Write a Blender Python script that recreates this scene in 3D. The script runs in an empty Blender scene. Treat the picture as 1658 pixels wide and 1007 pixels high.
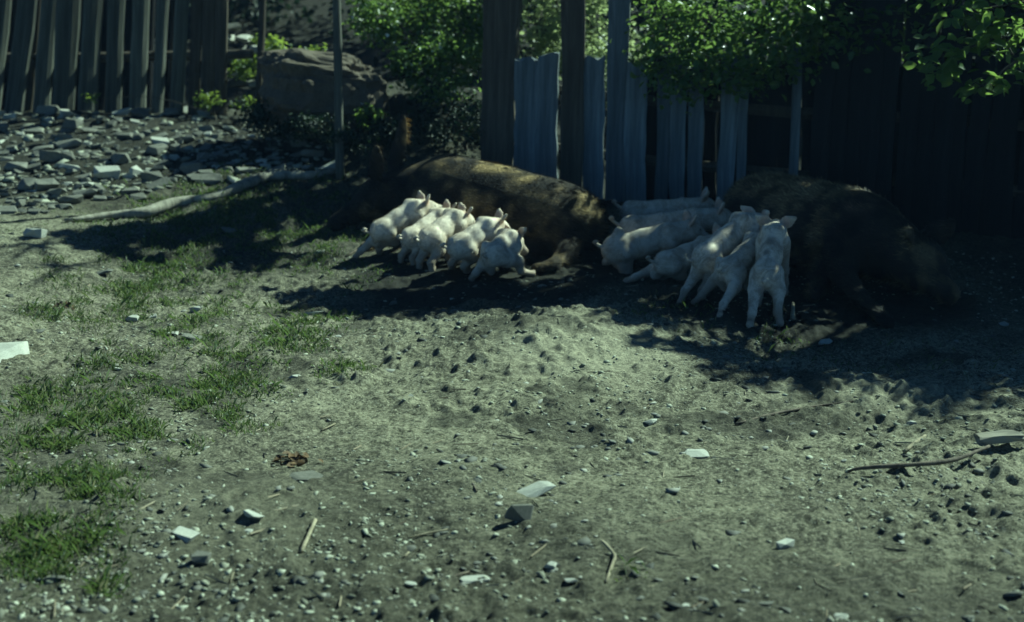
import bpy, bmesh, math, random
import numpy as np
from mathutils import Vector, Matrix, Euler, noise as mnoise

random.seed(7)
rng = np.random.default_rng(7)
S = bpy.context.scene
COL = S.collection

# ------------------------------------------------------------------ camera
CAM = Vector((0.0, 0.0, 1.6))
PITCH = math.radians(14.2)
FPX = 2001.0                      # focal length in pixels of the 1658 px wide photograph
cd = bpy.data.cameras.new('camera')
cd.sensor_width = 36.0
cd.lens = FPX / 1658.0 * 36.0
cd.clip_start = 0.05
cd.clip_end = 600.0
cd.dof.use_dof = True
cd.dof.focus_distance = 5.2
cd.dof.aperture_fstop = 2.0
cam = bpy.data.objects.new('camera', cd)
COL.objects.link(cam)
cam.location = CAM
cam.rotation_euler = (math.pi / 2 - PITCH, 0, 0)
S.camera = cam

# ------------------------------------------------------------------ sky, sun, exposure
SUN_EL = math.radians(42.0)
SUN_AZ = math.radians(58.0)       # from straight ahead (+Y) towards the right (+X)
SUNV = Vector((math.sin(SUN_AZ) * math.cos(SUN_EL), math.cos(SUN_AZ) * math.cos(SUN_EL), math.sin(SUN_EL)))
w = bpy.data.worlds.new('World')
S.world = w
w.use_nodes = True
nt = w.node_tree
bg = nt.nodes['Background']
sky = nt.nodes.new('ShaderNodeTexSky')
sky.sky_type = 'NISHITA'
sky.sun_disc = False
sky.sun_elevation = SUN_EL
sky.sun_rotation = SUN_AZ
sky.air_density = 0.42
sky.dust_density = 0.0
sky.ozone_density = 6.0
nt.links.new(sky.outputs[0], bg.inputs['Color'])
bg.inputs['Strength'].default_value = 0.05
ld = bpy.data.lights.new('sun', 'SUN')
ld.energy = 5.0
ld.angle = math.radians(0.53)
ld.color = (1.0, 0.98, 0.76)
sun = bpy.data.objects.new('sun', ld)
COL.objects.link(sun)
sun.rotation_euler = SUNV.to_track_quat('Z', 'Y').to_euler()
sun.location = SUNV * 30
S.view_settings.view_transform = 'Standard'
S.view_settings.look = 'None'
S.view_settings.gamma = 1.0
S.view_settings.exposure = 0.85
# the slide film's cool green cast
S.view_settings.use_white_balance = True
S.view_settings.white_balance_temperature = 5150
S.view_settings.white_balance_tint = -12

# ------------------------------------------------------------------ noise and terrain
def _hash(ix, iy, seed):
    h = (ix.astype(np.int64) * 374761393 + iy.astype(np.int64) * 668265263 + seed * 1442695041) & 0xffffffff
    h = ((h ^ (h >> 13)) * 1274126177) & 0xffffffff
    h = (h ^ (h >> 16)) & 0xffffffff
    return h / 4294967295.0

def vnoise(x, y, seed=0):
    x = np.asarray(x, float); y = np.asarray(y, float)
    ix = np.floor(x); iy = np.floor(y)
    fx = x - ix; fy = y - iy
    fx = fx * fx * (3 - 2 * fx); fy = fy * fy * (3 - 2 * fy)
    a = _hash(ix, iy, seed); b = _hash(ix + 1, iy, seed)
    c = _hash(ix, iy + 1, seed); d = _hash(ix + 1, iy + 1, seed)
    return (a * (1 - fx) + b * fx) * (1 - fy) + (c * (1 - fx) + d * fx) * fy - 0.5

def rnoise(x, y, s, seed):       # rotated so the lattice never lines up with the view
    ca, sa = math.cos(0.6 + seed), math.sin(0.6 + seed)
    return vnoise((x * ca - y * sa) / s, (x * sa + y * ca) / s, seed)

def sstep(a, b, v):
    t = np.clip((v - a) / (b - a), 0, 1)
    return t * t * (3 - 2 * t)

def gauss(x, y, cx, cy, rx, ry):
    return np.exp(-((x - cx) / rx) ** 2 - ((y - cy) / ry) ** 2)

HOOF = [(rng.uniform(-2.6, 3.2), rng.uniform(2.9, 6.4), rng.uniform(.02, .05), rng.uniform(.004, .011)) for _ in range(0)]

def Hbase(x, y):
    x = np.asarray(x, float); y = np.asarray(y, float)
    amp = 0.30 + 0.30 * sstep(0.8, -2.2, x)
    h = amp * sstep(6.3, 11.0, y)
    h = h + 3.2 * sstep(12.0, 26.0, y) + 0.35 * sstep(0.9, -0.3, x) * sstep(8.6, 10.2, y) * sstep(-1.9, -.9, x)
    h = h + 0.11 * gauss(x, y, 0.25, 5.7, .7, .5) + 0.05 * gauss(x, y, 1.6, 5.0, .8, .35)
    h = h - 0.06 * gauss(x, y, 1.25, 5.55, .6, .22) + 0.05 * gauss(x, y, -.9, 3.75, .6, .4)
    h = h + 0.16 * sstep(-1.9, -3.2, x) * sstep(3.4, 5.5, y) * sstep(9.0, 6.5, y)
    return h

def H(x, y):
    x = np.asarray(x, float); y = np.asarray(y, float)
    h = Hbase(x, y) + 0.05 * rnoise(x, y, .9, 3)
    return h + 0.030 * rnoise(x, y, .33, 5)

def worley(x, y, s, seed):
    x = np.asarray(x, float) / s; y = np.asarray(y, float) / s
    ix = np.floor(x); iy = np.floor(y)
    best = np.full(x.shape, 9.0); val = np.zeros(x.shape)
    for a in (-1, 0, 1):
        for b in (-1, 0, 1):
            cx = ix + a; cy = iy + b
            d = np.hypot(cx + _hash(cx, cy, seed) - x, cy + _hash(cx, cy, seed + 1) - y)
            m = d < best
            best = np.where(m, d, best); val = np.where(m, _hash(cx, cy, seed + 2), val)
    return best, val

def Hfine(x, y):
    h = H(x, y)
    rough = 0.35 + 1.2 * np.clip(rnoise(x, y, .8, 11) + .5, 0, 1)
    wx = x + .03 * rnoise(x, y, .05, 13); wy = y + .03 * rnoise(x, y, .05, 14)
    n1 = rnoise(x, y, .15, 7)
    n2 = rnoise(x, y, .07, 9)
    n3 = rnoise(x, y, .028, 10)
    d1, v1 = worley(wx, wy, .085, 61)
    d2, v2 = worley(wx, wy, .036, 64)
    lump = .020 * np.maximum(0, v1 - .45) * np.maximum(0, 1 - (d1 / .55) ** 2) * 1.6 + .015 * np.maximum(0, v2 - .35) * np.maximum(0, 1 - (d2 / .6) ** 2)
    e = rough * (0.028 * n1 + 0.024 * n2 + 0.019 * n3 + lump * .9)
    h = h + np.where(e < 0, -.010 * np.tanh(-e / .014), e)
    return h

def ray(px, py):
    dx = (px - 829.0) / FPX
    dy = (503.5 - py) / FPX
    f = Vector((0, math.cos(PITCH), -math.sin(PITCH)))
    u = Vector((0, math.sin(PITCH), math.cos(PITCH)))
    return f + Vector((1, 0, 0)) * dx + u * dy

def at(px, py, y):
    """point seen at a pixel at depth y"""
    d = ray(px, py)
    return CAM + d * (y / d.y)

_gx = np.arange(-8, 8.01, .02); _gy = np.arange(1.5, 24, .02)
_X, _Y = np.meshgrid(_gx, _gy)
HG = H(_X, _Y)
def hl(x, y):
    """vectorised terrain lookup"""
    fx = np.clip((np.asarray(x) + 8) / .02, 0, len(_gx) - 2); fy = np.clip((np.asarray(y) - 1.5) / .02, 0, len(_gy) - 2)
    i = fx.astype(int); j = fy.astype(int); a = fx - i; b = fy - j
    return (HG[j, i] * (1 - a) + HG[j, i + 1] * a) * (1 - b) + (HG[j + 1, i] * (1 - a) + HG[j + 1, i + 1] * a) * b
_T = np.arange(2.0, 24, .015)
def gp(px, py):
    """ground point seen at a pixel"""
    d = ray(px, py)
    x = d.x * _T; y = d.y * _T; z = CAM.z + d.z * _T
    k = np.nonzero(z <= hl(x, y))[0]
    k = k[0] if len(k) else -1
    return Vector((x[k], y[k], float(hl(x[k], y[k]))))

def G(x, y, dz=0.0):
    return Vector((x, y, float(H(x, y)) + dz))

def mpp(p):
    """metres per photograph pixel at a point"""
    return p.y / math.cos(PITCH) / FPX * 1.0

# ------------------------------------------------------------------ materials
class N:
    def __init__(self, name):
        self.m = bpy.data.materials.new(name)
        self.m.use_nodes = True
        self.t = self.m.node_tree
        self.b = self.t.nodes['Principled BSDF']
        self.out = self.t.nodes['Material Output']
        self.b.inputs['Specular IOR Level'].default_value = 0.25
    def n(self, typ, **kw):
        nd = self.t.nodes.new(typ)
        for k, v in kw.items():
            if k.startswith('i_'):
                nd.inputs[k[2:].replace('_', ' ')].default_value = v
            else:
                setattr(nd, k, v)
        return nd
    def l(self, a, b):
        self.t.links.new(a, b)
    def coord(self, which='Object'):
        return self.n('ShaderNodeTexCoord').outputs[which]
    def noise(self, scale, detail=6, vec=None, rough=.6, dist=0):
        nd = self.n('ShaderNodeTexNoise')
        nd.inputs['Scale'].default_value = scale
        nd.inputs['Detail'].default_value = detail
        nd.inputs['Roughness'].default_value = rough
        nd.inputs['Distortion'].default_value = dist
        if vec is not None:
            self.l(vec, nd.inputs['Vector'])
        return nd.outputs['Fac']
    def ramp(self, fac, stops):
        nd = self.n('ShaderNodeValToRGB')
        e = nd.color_ramp.elements
        while len(e) < len(stops):
            e.new(0.5)
        for el, (p, c) in zip(e, stops):
            el.position = p
            el.color = (c[0], c[1], c[2], 1) if hasattr(c, '__len__') else (c, c, c, 1)
        self.l(fac, nd.inputs['Fac'])
        return nd.outputs['Color']
    def mix(self, fac, a, b, blend='MIX'):
        nd = self.n('ShaderNodeMix', data_type='RGBA', blend_type=blend)
        for sock, v in ((nd.inputs[0], fac), (nd.inputs[6], a), (nd.inputs[7], b)):
            if isinstance(v, (int, float)):
                sock.default_value = v
            elif isinstance(v, (tuple, list)):
                sock.default_value = (v[0], v[1], v[2], 1)
            else:
                self.l(v, sock)
        return nd.outputs[2]
    def bump(self, h, strength=.5, dist=.01):
        nd = self.n('ShaderNodeBump')
        nd.inputs['Strength'].default_value = strength
        nd.inputs['Distance'].default_value = dist
        self.l(h, nd.inputs['Height'])
        self.l(nd.outputs['Normal'], self.b.inputs['Normal'])
    def col(self, c, rough=.9):
        if isinstance(c, (tuple, list)):
            self.b.inputs['Base Color'].default_value = (c[0], c[1], c[2], 1)
        else:
            self.l(c, self.b.inputs['Base Color'])
        self.b.inputs['Roughness'].default_value = rough
        return self.m
    def island(self):
        return self.n('ShaderNodeNewGeometry').outputs['Random Per Island']
    def objrand(self):
        return self.n('ShaderNodeObjectInfo').outputs['Random']
    def attr(self, name='tint'):
        return self.n('ShaderNodeVertexColor', layer_name=name).outputs['Color']

def mat_ground():
    g = N('trodden_soil')
    c = g.coord()
    big = g.noise(.8, 5, c)
    mid = g.noise(6, 9, c, .75, .3)
    fine = g.noise(42, 7, c, .8)
    grit = g.noise(150, 3, c, .7)
    speck = g.noise(85, 4, c, .6)
    base = g.ramp(mid, [(.38, (0.037, 0.037, 0.023)), (.475, (0.109, 0.108, 0.067)), (.56, (0.208, 0.206, 0.129)), (.69, (0.374, 0.370, 0.241))])
    damp = g.ramp(big, [(.38, (0.078, 0.071, 0.049)), (.5, (0.198, 0.190, 0.122)), (.63, (0.354, 0.345, 0.224))])
    cc = g.mix(.42, base, damp)
    cc = g.mix(g.ramp(fine, [(.40, .95), (.505, .0)]), cc, (0.023, 0.023, 0.015))
    cc = g.mix(g.ramp(fine, [(.53, .0), (.64, .75)]), cc, (0.374, 0.365, 0.245))
    cc = g.mix(g.ramp(speck, [(.57, .0), (.66, .7)]), cc, (0.458, 0.450, 0.310))
    cc = g.mix(g.ramp(speck, [(.34, .8), (.43, .0)]), cc, (0.023, 0.022, 0.015))
    cc = g.mix(g.ramp(grit, [(.58, .0), (.74, .5)]), cc, (0.499, 0.490, 0.344))
    # wet mud where animals lie, plus painted shade there, by the log, behind fences
    sp = g.n('ShaderNodeSeparateColor'); g.l(g.attr('tint'), sp.inputs[0])
    lit_soil = g.mix(g.ramp(fine, [(.42, .25), (.6, 1.0)]), (0.156, 0.150, 0.099), (0.416, 0.405, 0.267))  # paler soil carrying the sunlight on the humps
    cc = g.mix(sp.outputs[1], cc, lit_soil)
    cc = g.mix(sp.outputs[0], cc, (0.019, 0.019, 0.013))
    h = g.n('ShaderNodeMath', operation='ADD')
    g.l(mid, h.inputs[0]); g.l(fine, h.inputs[1])
    g.bump(h.outputs[0], .9, .02)
    return g.col(cc, .95)

def mat_stone(name, dark, light, tintspread=.5):
    g = N(name)
    c = g.coord()
    n1 = g.noise(9, 6, c, .7)
    n2 = g.noise(55, 4, c, .7)
    base = g.ramp(n1, [(.3, dark), (.7, light)])
    r = g.ramp(g.objrand(), [(0, tuple(v * (1 - tintspread) for v in light)), (1, light)])
    cc = g.mix(.5, base, r)
    cc = g.mix(g.ramp(n2, [(.4, 0), (.8, .5)]), cc, tuple(v * .5 for v in dark))
    g.bump(n2, .4, .006)
    return g.col(cc, .85)

def mat_wood(name, dark, light, scale=1.0):
    g = N(name)
    mp = g.n('ShaderNodeMapping')
    mp.inputs['Scale'].default_value = (24 * scale, 24 * scale, 1.3 * scale)
    g.l(g.coord(), mp.inputs['Vector'])
    n1 = g.noise(1.0, 7, mp.outputs[0], .7, .6)
    n2 = g.noise(2.2 * scale, 4, g.coord(), .6)
    base = g.ramp(n1, [(.3, tuple(v * .45 for v in dark)), (.48, dark), (.75, light)])
    t = g.ramp(g.objrand(), [(0, .55), (1, 1.0)])
    cc = g.mix(1.0, base, t, 'MULTIPLY')
    cc = g.mix(g.ramp(n2, [(.45, 0), (.75, .6)]), cc, tuple(v * .6 for v in dark))
    g.bump(n1, .6, .01)
    return g.col(cc, .85)

def mat_leaf(name, cols, trans=.45, gloss=.45, tcol=(.42, .52, .07)):
    g = N(name)
    n = g.ramp(g.island(), [(i / (len(cols) - 1), c) for i, c in enumerate(cols)])
    g.col(n, gloss)
    g.b.inputs['Specular IOR Level'].default_value = .4
    tr = g.n('ShaderNodeBsdfTranslucent')
    tc = g.mix(.6, n, tcol, 'MIX')
    g.l(tc, tr.inputs['Color'])
    mx = g.n('ShaderNodeMixShader')
    mx.inputs[0].default_value = trans
    g.l(g.b.outputs[0], mx.inputs[1]); g.l(tr.outputs[0], mx.inputs[2])
    g.l(mx.outputs[0], g.out.inputs['Surface'])
    return g.m

def mat_islands(name, cols, rough=.9):
    g = N(name)
    return g.col(g.ramp(g.island(), [(i / (len(cols) - 1), c) for i, c in enumerate(cols)]), rough)

def mat_piglet():
    g = N('piglet_skin')
    c = g.coord()
    n1 = g.noise(14, 6, c, .7, .6)
    n2 = g.noise(120, 4, c, .7)
    cc = g.mix(g.ramp(n1, [(.42, .05), (.60, .8)]), g.attr(), (.25, .205, .14))
    cc = g.mix(g.ramp(n2, [(.35, .25), (.6, 0)]), cc, (.40, .35, .27))
    g.bump(n2, .35, .004)
    g.b.inputs['Subsurface Weight'].default_value = .0
    return g.col(cc, .7)

def mat_sow():
    g = N('sow_hide')
    c = g.coord()
    n2 = g.noise(70, 5, c, .7)
    cc = g.mix(g.ramp(n2, [(.35, .5), (.65, 0)]), g.attr(), (.012, .011, .008))
    g.bump(n2, .8, .012)
    return g.col(cc, .8)

def mat_bristle():
    g = N('bristle')
    r = g.ramp(g.island(), [(0, .2), (.6, .9), (1, 1.9)])
    return g.col(g.mix(1.0, g.attr(), r, 'MULTIPLY'), .55)

M = dict(
    ground=mat_ground(),
    slate=mat_stone('grey_slate', (.07, .072, .056), (.23, .232, .185), .65),
    pale=mat_stone('pale_stone', (.22, .225, .18), (.50, .51, .42), .3),
    boulder=mat_stone('brown_boulder', (.035, .03, .022), (.13, .11, .075), .2),
    paling=mat_wood('weathered_paling', (.085, .09, .07), (.21, .215, .165)),
    board=mat_wood('weathered_board', (.15, .175, .18), (.32, .355, .355)),
    shadowed=mat_wood('shadowed_board', (.008, .008, .009), (.018, .018, .019)),  # near-black wood with the deep shade put into its colour
    log=mat_wood('bare_log', (.34, .325, .24), (.58, .56, .43)),
    bark=mat_wood('bark', (.07, .06, .042), (.15, .13, .09)),
    stick=mat_wood('dry_stick', (.30, .27, .17), (.52, .48, .32)),
    driftwood=mat_wood('dark_stick', (.10, .085, .06), (.22, .19, .13)),
    leaf=mat_leaf('bush_leaf', [(.030, .062, .014), (.06, .11, .02), (.11, .16, .03)], .55),
    leaf_glare=mat_leaf('glare_leaf', [(.09, .13, .05), (.16, .21, .09), (.26, .30, .17)], .6, .4, (.58, .66, .28)),  # leaf colour paled to carry the glare between the tall boards
    leaf_mid=mat_leaf('shrub_leaf', [(.035, .075, .018), (.065, .12, .026), (.12, .17, .04)], .52, .4, (.30, .42, .08)),
    leaf_bright=mat_leaf('vine_leaf', [(.035, .075, .016), (.07, .125, .024), (.13, .18, .04)], .52, .3, (.30, .42, .09)),
    leaf_dark=mat_leaf('dark_leaf', [(.02, .045, .012), (.03, .065, .014), (.05, .08, .02)], .35, .4),
    leaf_far=mat_leaf('far_leaf', [(.008, .018, .008), (.012, .028, .010), (.02, .036, .014)], .2, .6, (.03, .06, .02)),
    pale_speck=mat_islands('pale_speck', [(.55, .58, .50), (.75, .77, .68)], .7),  # pale leaf-shaped specks scattered in the shrub crowns
    grass=mat_leaf('grass_blade', [(.022, .040, .014), (.040, .068, .020), (.080, .115, .030), (.11, .13, .04), (.18, .165, .08)], .38, .6, (.18, .26, .06)),
    clod=mat_islands('soil_clod', [(.12, .122, .09), (.22, .228, .165), (.36, .375, .28)], .95),
    pebble=mat_islands('pebble', [(.09, .09, .072), (.15, .15, .12), (.27, .275, .225)], .85),
    chip=mat_islands('slate_chip', [(.04, .042, .034), (.08, .082, .066), (.14, .142, .115), (.26, .265, .215)], .8),
    straw=mat_islands('straw', [(.12, .10, .065), (.22, .19, .12), (.34, .31, .20)], .8),
    deadleaf=mat_islands('dead_leaf', [(.06, .04, .02), (.12, .08, .035), (.10, .08, .05)], .8),
    piglet=mat_piglet(), sow=mat_sow(), bristle=mat_bristle(),
)

# ------------------------------------------------------------------ object helpers
def mesh_from(name, verts, faces, smooth=False):
    me = bpy.data.meshes.new(name)
    me.from_pydata([tuple(v) for v in verts], [], faces)
    if smooth:
        me.polygons.foreach_set('use_smooth', [True] * len(me.polygons))
    me.update()
    return me

def mesh_np(name, V, F, smooth=False):
    """fast mesh from numpy arrays, all faces with the same corner count"""
    V = np.asarray(V, np.float32); F = np.asarray(F, np.int32)
    k = F.shape[1]
    me = bpy.data.meshes.new(name)
    me.vertices.add(len(V)); me.vertices.foreach_set('co', V.ravel())
    me.loops.add(F.size); me.loops.foreach_set('vertex_index', F.ravel())
    me.polygons.add(len(F)); me.polygons.foreach_set('loop_start', np.arange(0, F.size, k, dtype=np.int32))
    try:
        me.polygons.foreach_set('loop_total', np.full(len(F), k, dtype=np.int32))
    except Exception:
        pass
    if smooth:
        me.polygons.foreach_set('use_smooth', np.ones(len(F), dtype=bool))
    me.update(calc_edges=True)
    me.validate()
    return me

def obj(name, me, mat=None, parent=None, loc=None, rot=None, scale=None):
    o = bpy.data.objects.new(name, me)
    COL.objects.link(o)
    if mat is not None and me is not None and not me.materials:
        me.materials.append(mat)
    if parent is not None:
        o.parent = parent
    if loc is not None: o.location = loc
    if rot is not None: o.rotation_euler = rot
    if scale is not None: o.scale = scale
    return o

def tag(o, label=None, cat=None, group=None, kind=None):
    if label: o['label'] = label
    if cat: o['category'] = cat
    if group: o['group'] = group
    if kind: o['kind'] = kind
    return o

def set_tint(me, cols):
    a = me.color_attributes.new('tint', 'FLOAT_COLOR', 'POINT')
    c = np.ones((len(me.vertices), 4), np.float32)
    c[:, :3] = cols
    a.data.foreach_set('color', c.ravel())

# ------------------------------------------------------------------ ground
def build_ground():
    ys = [-6.0]
    y = -6.0
    while y < 52:
        if y < 2.6: st = .35
        elif y < 9: st = 0.0024 * y
        elif y < 10: st = .04
        elif y < 16: st = .10
        else: st = .10 + (y - 16) * .12
        y += st
        ys.append(y)
    xs = []
    x = 0.0
    while x < 48:
        xs.append(x)
        st = .0085 if x < 2.4 else .0085 + (x - 2.4) * .08
        x += st
    xs = np.array([-v for v in xs[:0:-1]] + xs)
    ys = np.array(ys)
    X, Y = np.meshgrid(xs, ys)
    Z = np.where((Y > 2) & (Y < 12) & (np.abs(X) < 6), Hfine(X, Y), H(X, Y))
    near = (Y > 2.5) & (Y < 6.6)
    for hx, hy, r, dep in HOOF:
        iy0, iy1 = np.searchsorted(ys, (hy - 3 * r, hy + 3 * r))
        ix0, ix1 = np.searchsorted(xs, (hx - 3 * r, hx + 3 * r))
        if ix1 <= ix0 or iy1 <= iy0: continue
        sx = X[iy0:iy1, ix0:ix1] - hx; sy = Y[iy0:iy1, ix0:ix1] - hy
        d2 = (sx * sx + sy * sy * .7) / (r * r) * (1 + 1.2 * rnoise(sx + hx, sy + hy, .03, 77)) ** 2
        Z[iy0:iy1, ix0:ix1] += -dep * np.exp(-d2 ** 1.5) + dep * .45 * np.exp(-(np.sqrt(d2) - 1.45) ** 2 / .12)
    ny, nx = X.shape
    V = np.stack([X.ravel(), Y.ravel(), Z.ravel()], 1)
    i = np.arange(ny * nx).reshape(ny, nx)
    F = np.stack([i[:-1, :-1].ravel(), i[:-1, 1:].ravel(), i[1:, 1:].ravel(), i[1:, :-1].ravel()], 1)
    me = mesh_np('ground', V, F, True)
    t = np.zeros(ny * nx)  # dark channel: mud, dark soil and shade painted into the ground colour
    Xr, Yr = X.ravel(), Y.ravel()
    wob = .35 * rnoise(Xr, Yr, .6, 31) + .2 * rnoise(Xr, Yr, .2, 32)
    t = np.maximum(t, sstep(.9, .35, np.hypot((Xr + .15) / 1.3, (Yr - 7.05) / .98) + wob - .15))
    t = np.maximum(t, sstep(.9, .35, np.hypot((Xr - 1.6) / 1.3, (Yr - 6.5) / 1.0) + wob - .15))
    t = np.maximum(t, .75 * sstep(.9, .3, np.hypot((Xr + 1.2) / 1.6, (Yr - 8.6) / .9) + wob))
    t = np.maximum(t, .8 * sstep(1.9, 2.9, Xr + wob) * sstep(5.3, 5.9, Yr))  # right-hand shade darkened into the soil
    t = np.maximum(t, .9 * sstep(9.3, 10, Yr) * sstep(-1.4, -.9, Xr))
    t = np.maximum(t, .95 * sstep(8.35, 8.7, Yr + .25 * (Xr - .8)) * sstep(-.3, .1, Xr))  # shade behind the board fence painted into the ground
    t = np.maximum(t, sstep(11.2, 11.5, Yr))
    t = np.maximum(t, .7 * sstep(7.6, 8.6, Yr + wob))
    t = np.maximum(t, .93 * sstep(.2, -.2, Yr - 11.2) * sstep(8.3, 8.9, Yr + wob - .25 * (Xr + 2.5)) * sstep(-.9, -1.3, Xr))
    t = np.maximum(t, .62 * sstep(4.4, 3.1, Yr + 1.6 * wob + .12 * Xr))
    t = np.maximum(t, .68 * sstep(1.0, .45, np.hypot((Xr + 1.55) / 1.25, (Yr - 7.5) / .95) + .7 * wob))  # shadow below the log painted as darker ground
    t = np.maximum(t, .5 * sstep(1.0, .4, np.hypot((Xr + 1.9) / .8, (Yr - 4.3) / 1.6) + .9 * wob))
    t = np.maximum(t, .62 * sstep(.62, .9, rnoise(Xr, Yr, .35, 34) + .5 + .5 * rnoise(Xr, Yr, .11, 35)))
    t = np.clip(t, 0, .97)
    dry = np.maximum.reduce([.75 * sstep(1.0, .2, np.hypot((Xr - .32) / .62, (Yr - 5.35) / .75) + .5 * wob), .7 * sstep(1.0, .3, np.hypot((Xr - 1.45) / .6, (Yr - 4.85) / .3) + .6 * wob),  # sunlit humps painted paler
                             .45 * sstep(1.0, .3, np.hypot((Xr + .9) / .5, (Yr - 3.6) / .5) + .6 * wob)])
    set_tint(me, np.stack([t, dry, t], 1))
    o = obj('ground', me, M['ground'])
    tag(o, kind='structure')
build_ground()

# ------------------------------------------------------------------ scattered lumps (clods, pebbles, litter)
def ico(sub):
    bm = bmesh.new()
    bmesh.ops.create_icosphere(bm, subdivisions=sub, radius=1)
    V = np.array([v.co[:] for v in bm.verts]); F = np.array([[v.index for v in f.verts] for f in bm.faces])
    bm.free()
    return V, F

def lumps(name, pts, sizes, mat, flat=.6, sub=1, jitter=.3, sink=.25):
    V0, F0 = ico(sub)
    n = len(pts)
    Vs = np.zeros((n, len(V0), 3)); Fs = np.zeros((n, len(F0), 3), int)
    for i, (p, s) in enumerate(zip(pts, sizes)):
        v = V0 * (1 + rng.uniform(-jitter, jitter, (len(V0), 1)))
        v = v * np.array([s * rng.uniform(.7, 1.4), s * rng.uniform(.6, 1.1), s * flat * rng.uniform(.6, 1.2)])
        a = rng.uniform(0, 6.28); tl = rng.normal(0, .25)
        ca, sa = math.cos(a), math.sin(a)
        v = v @ np.array([[1, 0, math.sin(tl)], [0, 1, 0], [-math.sin(tl), 0, 1]])
        v = v @ np.array([[ca, sa, 0], [-sa, ca, 0], [0, 0, 1]])
        Vs[i] = v + np.array([p[0], p[1], p[2] + s * flat * (1 - 2 * sink) * .5])
        Fs[i] = F0 + i * len(V0)
    return obj(name, mesh_np(name, Vs.reshape(-1, 3), Fs.reshape(-1, 3)), mat)

def scatter(n, x0, x1, y0, y1, keep=None):
    # density follows the eye: more points close to the camera
    m = n * 6
    y = y0 * (y1 / y0) ** rng.uniform(0, 1, m)
    x = rng.uniform(-1, 1, m) * .5 * y
    ok = (x >= x0) & (x <= x1)
    if keep is not None:
        ok &= rng.uniform(0, 1, m) < keep(x, y)
    a = np.column_stack([x, y])[ok][:n]
    z = Hfine(a[:, 0], a[:, 1])
    return np.column_stack([a, z])

clump = lambda x, y: np.clip(.35 + 1.6 * rnoise(x, y, .45, 41), .05, 1)
P = scatter(7000, -4, 4, 2.7, 7.6, clump)
tag(lumps('soil_clods', P, np.clip(np.abs(rng.normal(.003, .004, len(P))) + .002, 0, .014), M['clod'], .45, 1, .5, .35), 'small grey clods of trodden earth strewn over the yard', 'soil clods', kind='stuff')
P = scatter(1100, -4, 4, 2.7, 8.2, lambda x, y: np.clip(.2 + 2.4 * rnoise(x, y, .5, 45), .02, 1))
tag(lumps('gravel', P, np.clip(np.abs(rng.normal(.003, .004, len(P))) + .002, 0, .013), M['pebble'], .4, 1, .5, .35), 'small grey pebbles scattered over the trodden earth', 'gravel', kind='stuff')

P = scatter(800, -4, 4, 2.7, 8.0, lambda x, y: np.clip(.25 + 1.8 * rnoise(x, y, .6, 47), .03, 1))
tag(lumps('stone_chips', P, np.clip(np.abs(rng.normal(.008, .007, len(P))) + .005, 0, .026), M['chip'], .3, 1, .6, .45), 'thin angular slate chips trodden into the earth', 'stone chips', kind='stuff')
def litter(n):
    P = scatter(n, -4, 4, 2.8, 7.5)
    V = []; F = []
    for p in P:
        a = rng.uniform(0, math.pi); L = rng.uniform(.012, .055); wd = rng.uniform(.0012, .003)
        d = np.array([math.cos(a), math.sin(a), rng.normal(0, .12)]); q = np.array([-d[1], d[0], 0])
        b = len(V); c = p + np.array([0, 0, wd])
        up = np.array([0, 0, wd * 1.6])
        for e in (-L, L):
            V += [c + d * e - q * wd, c + d * e + q * wd, c + d * e + up]
        F += [(b, b + 1, b + 4, b + 3), (b + 1, b + 2, b + 5, b + 4), (b + 2, b, b + 3, b + 5)]
    tag(obj('straw_litter', mesh_from('straw_litter', V, F), M['straw']), 'thin bits of straw and splinters trodden into the earth', 'straw', kind='stuff')
litter(230)

# ------------------------------------------------------------------ grass patches
GP = [  # centre px, radius px, density
    (255, 470, 95, 40, 1.0), (330, 500, 70, 30, .6), (240, 565, 75, 34, 1.0), (340, 585, 60, 26, .9), (345, 640, 75, 30, 1.0),
    (470, 545, 60, 30, 1.0), (555, 597, 40, 12, .9), (190, 690, 90, 35, .9), (300, 690, 80, 26, .6), (70, 650, 70, 24, .9), (40, 740, 60, 36, .6),
    (110, 800, 80, 26, .6), (50, 880, 75, 50, .5), (120, 900, 50, 36, .4), (150, 955, 40, 10, .5),
    (300, 385, 130, 34, .9), (420, 345, 130, 30, .9), (480, 400, 70, 24, .5), (390, 285, 60, 16, .8), (230, 440, 50, 20, .7), (500, 300, 70, 16, .8),
    (1305, 905, 26, 8, .5), (1030, 935, 16, 6, .3), (1085, 505, 70, 22, .25), (1270, 580, 50, 24, .35), (1500, 590, 120, 25, .1)]
for _ in range(46):
    gx_ = random.uniform(60, 600); gy_ = random.uniform(425, 730)
    if gy_ > 780 - .35 * gx_ + 60 or gx_ > 430 + (gy_ < 620) * 160: continue
    GP.append((gx_, gy_, random.uniform(18, 50), random.uniform(6, 16), random.uniform(.3, .8)))
for _ in range(16):
    GP.append((random.uniform(0, 200), random.uniform(640, 960), random.uniform(20, 50), random.uniform(8, 18), random.uniform(.3, .8)))
for _ in range(22):
    GP.append((random.uniform(180, 560), random.uniform(300, 440), random.uniform(30, 70), random.uniform(8, 16), random.uniform(.4, .9)))
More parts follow.
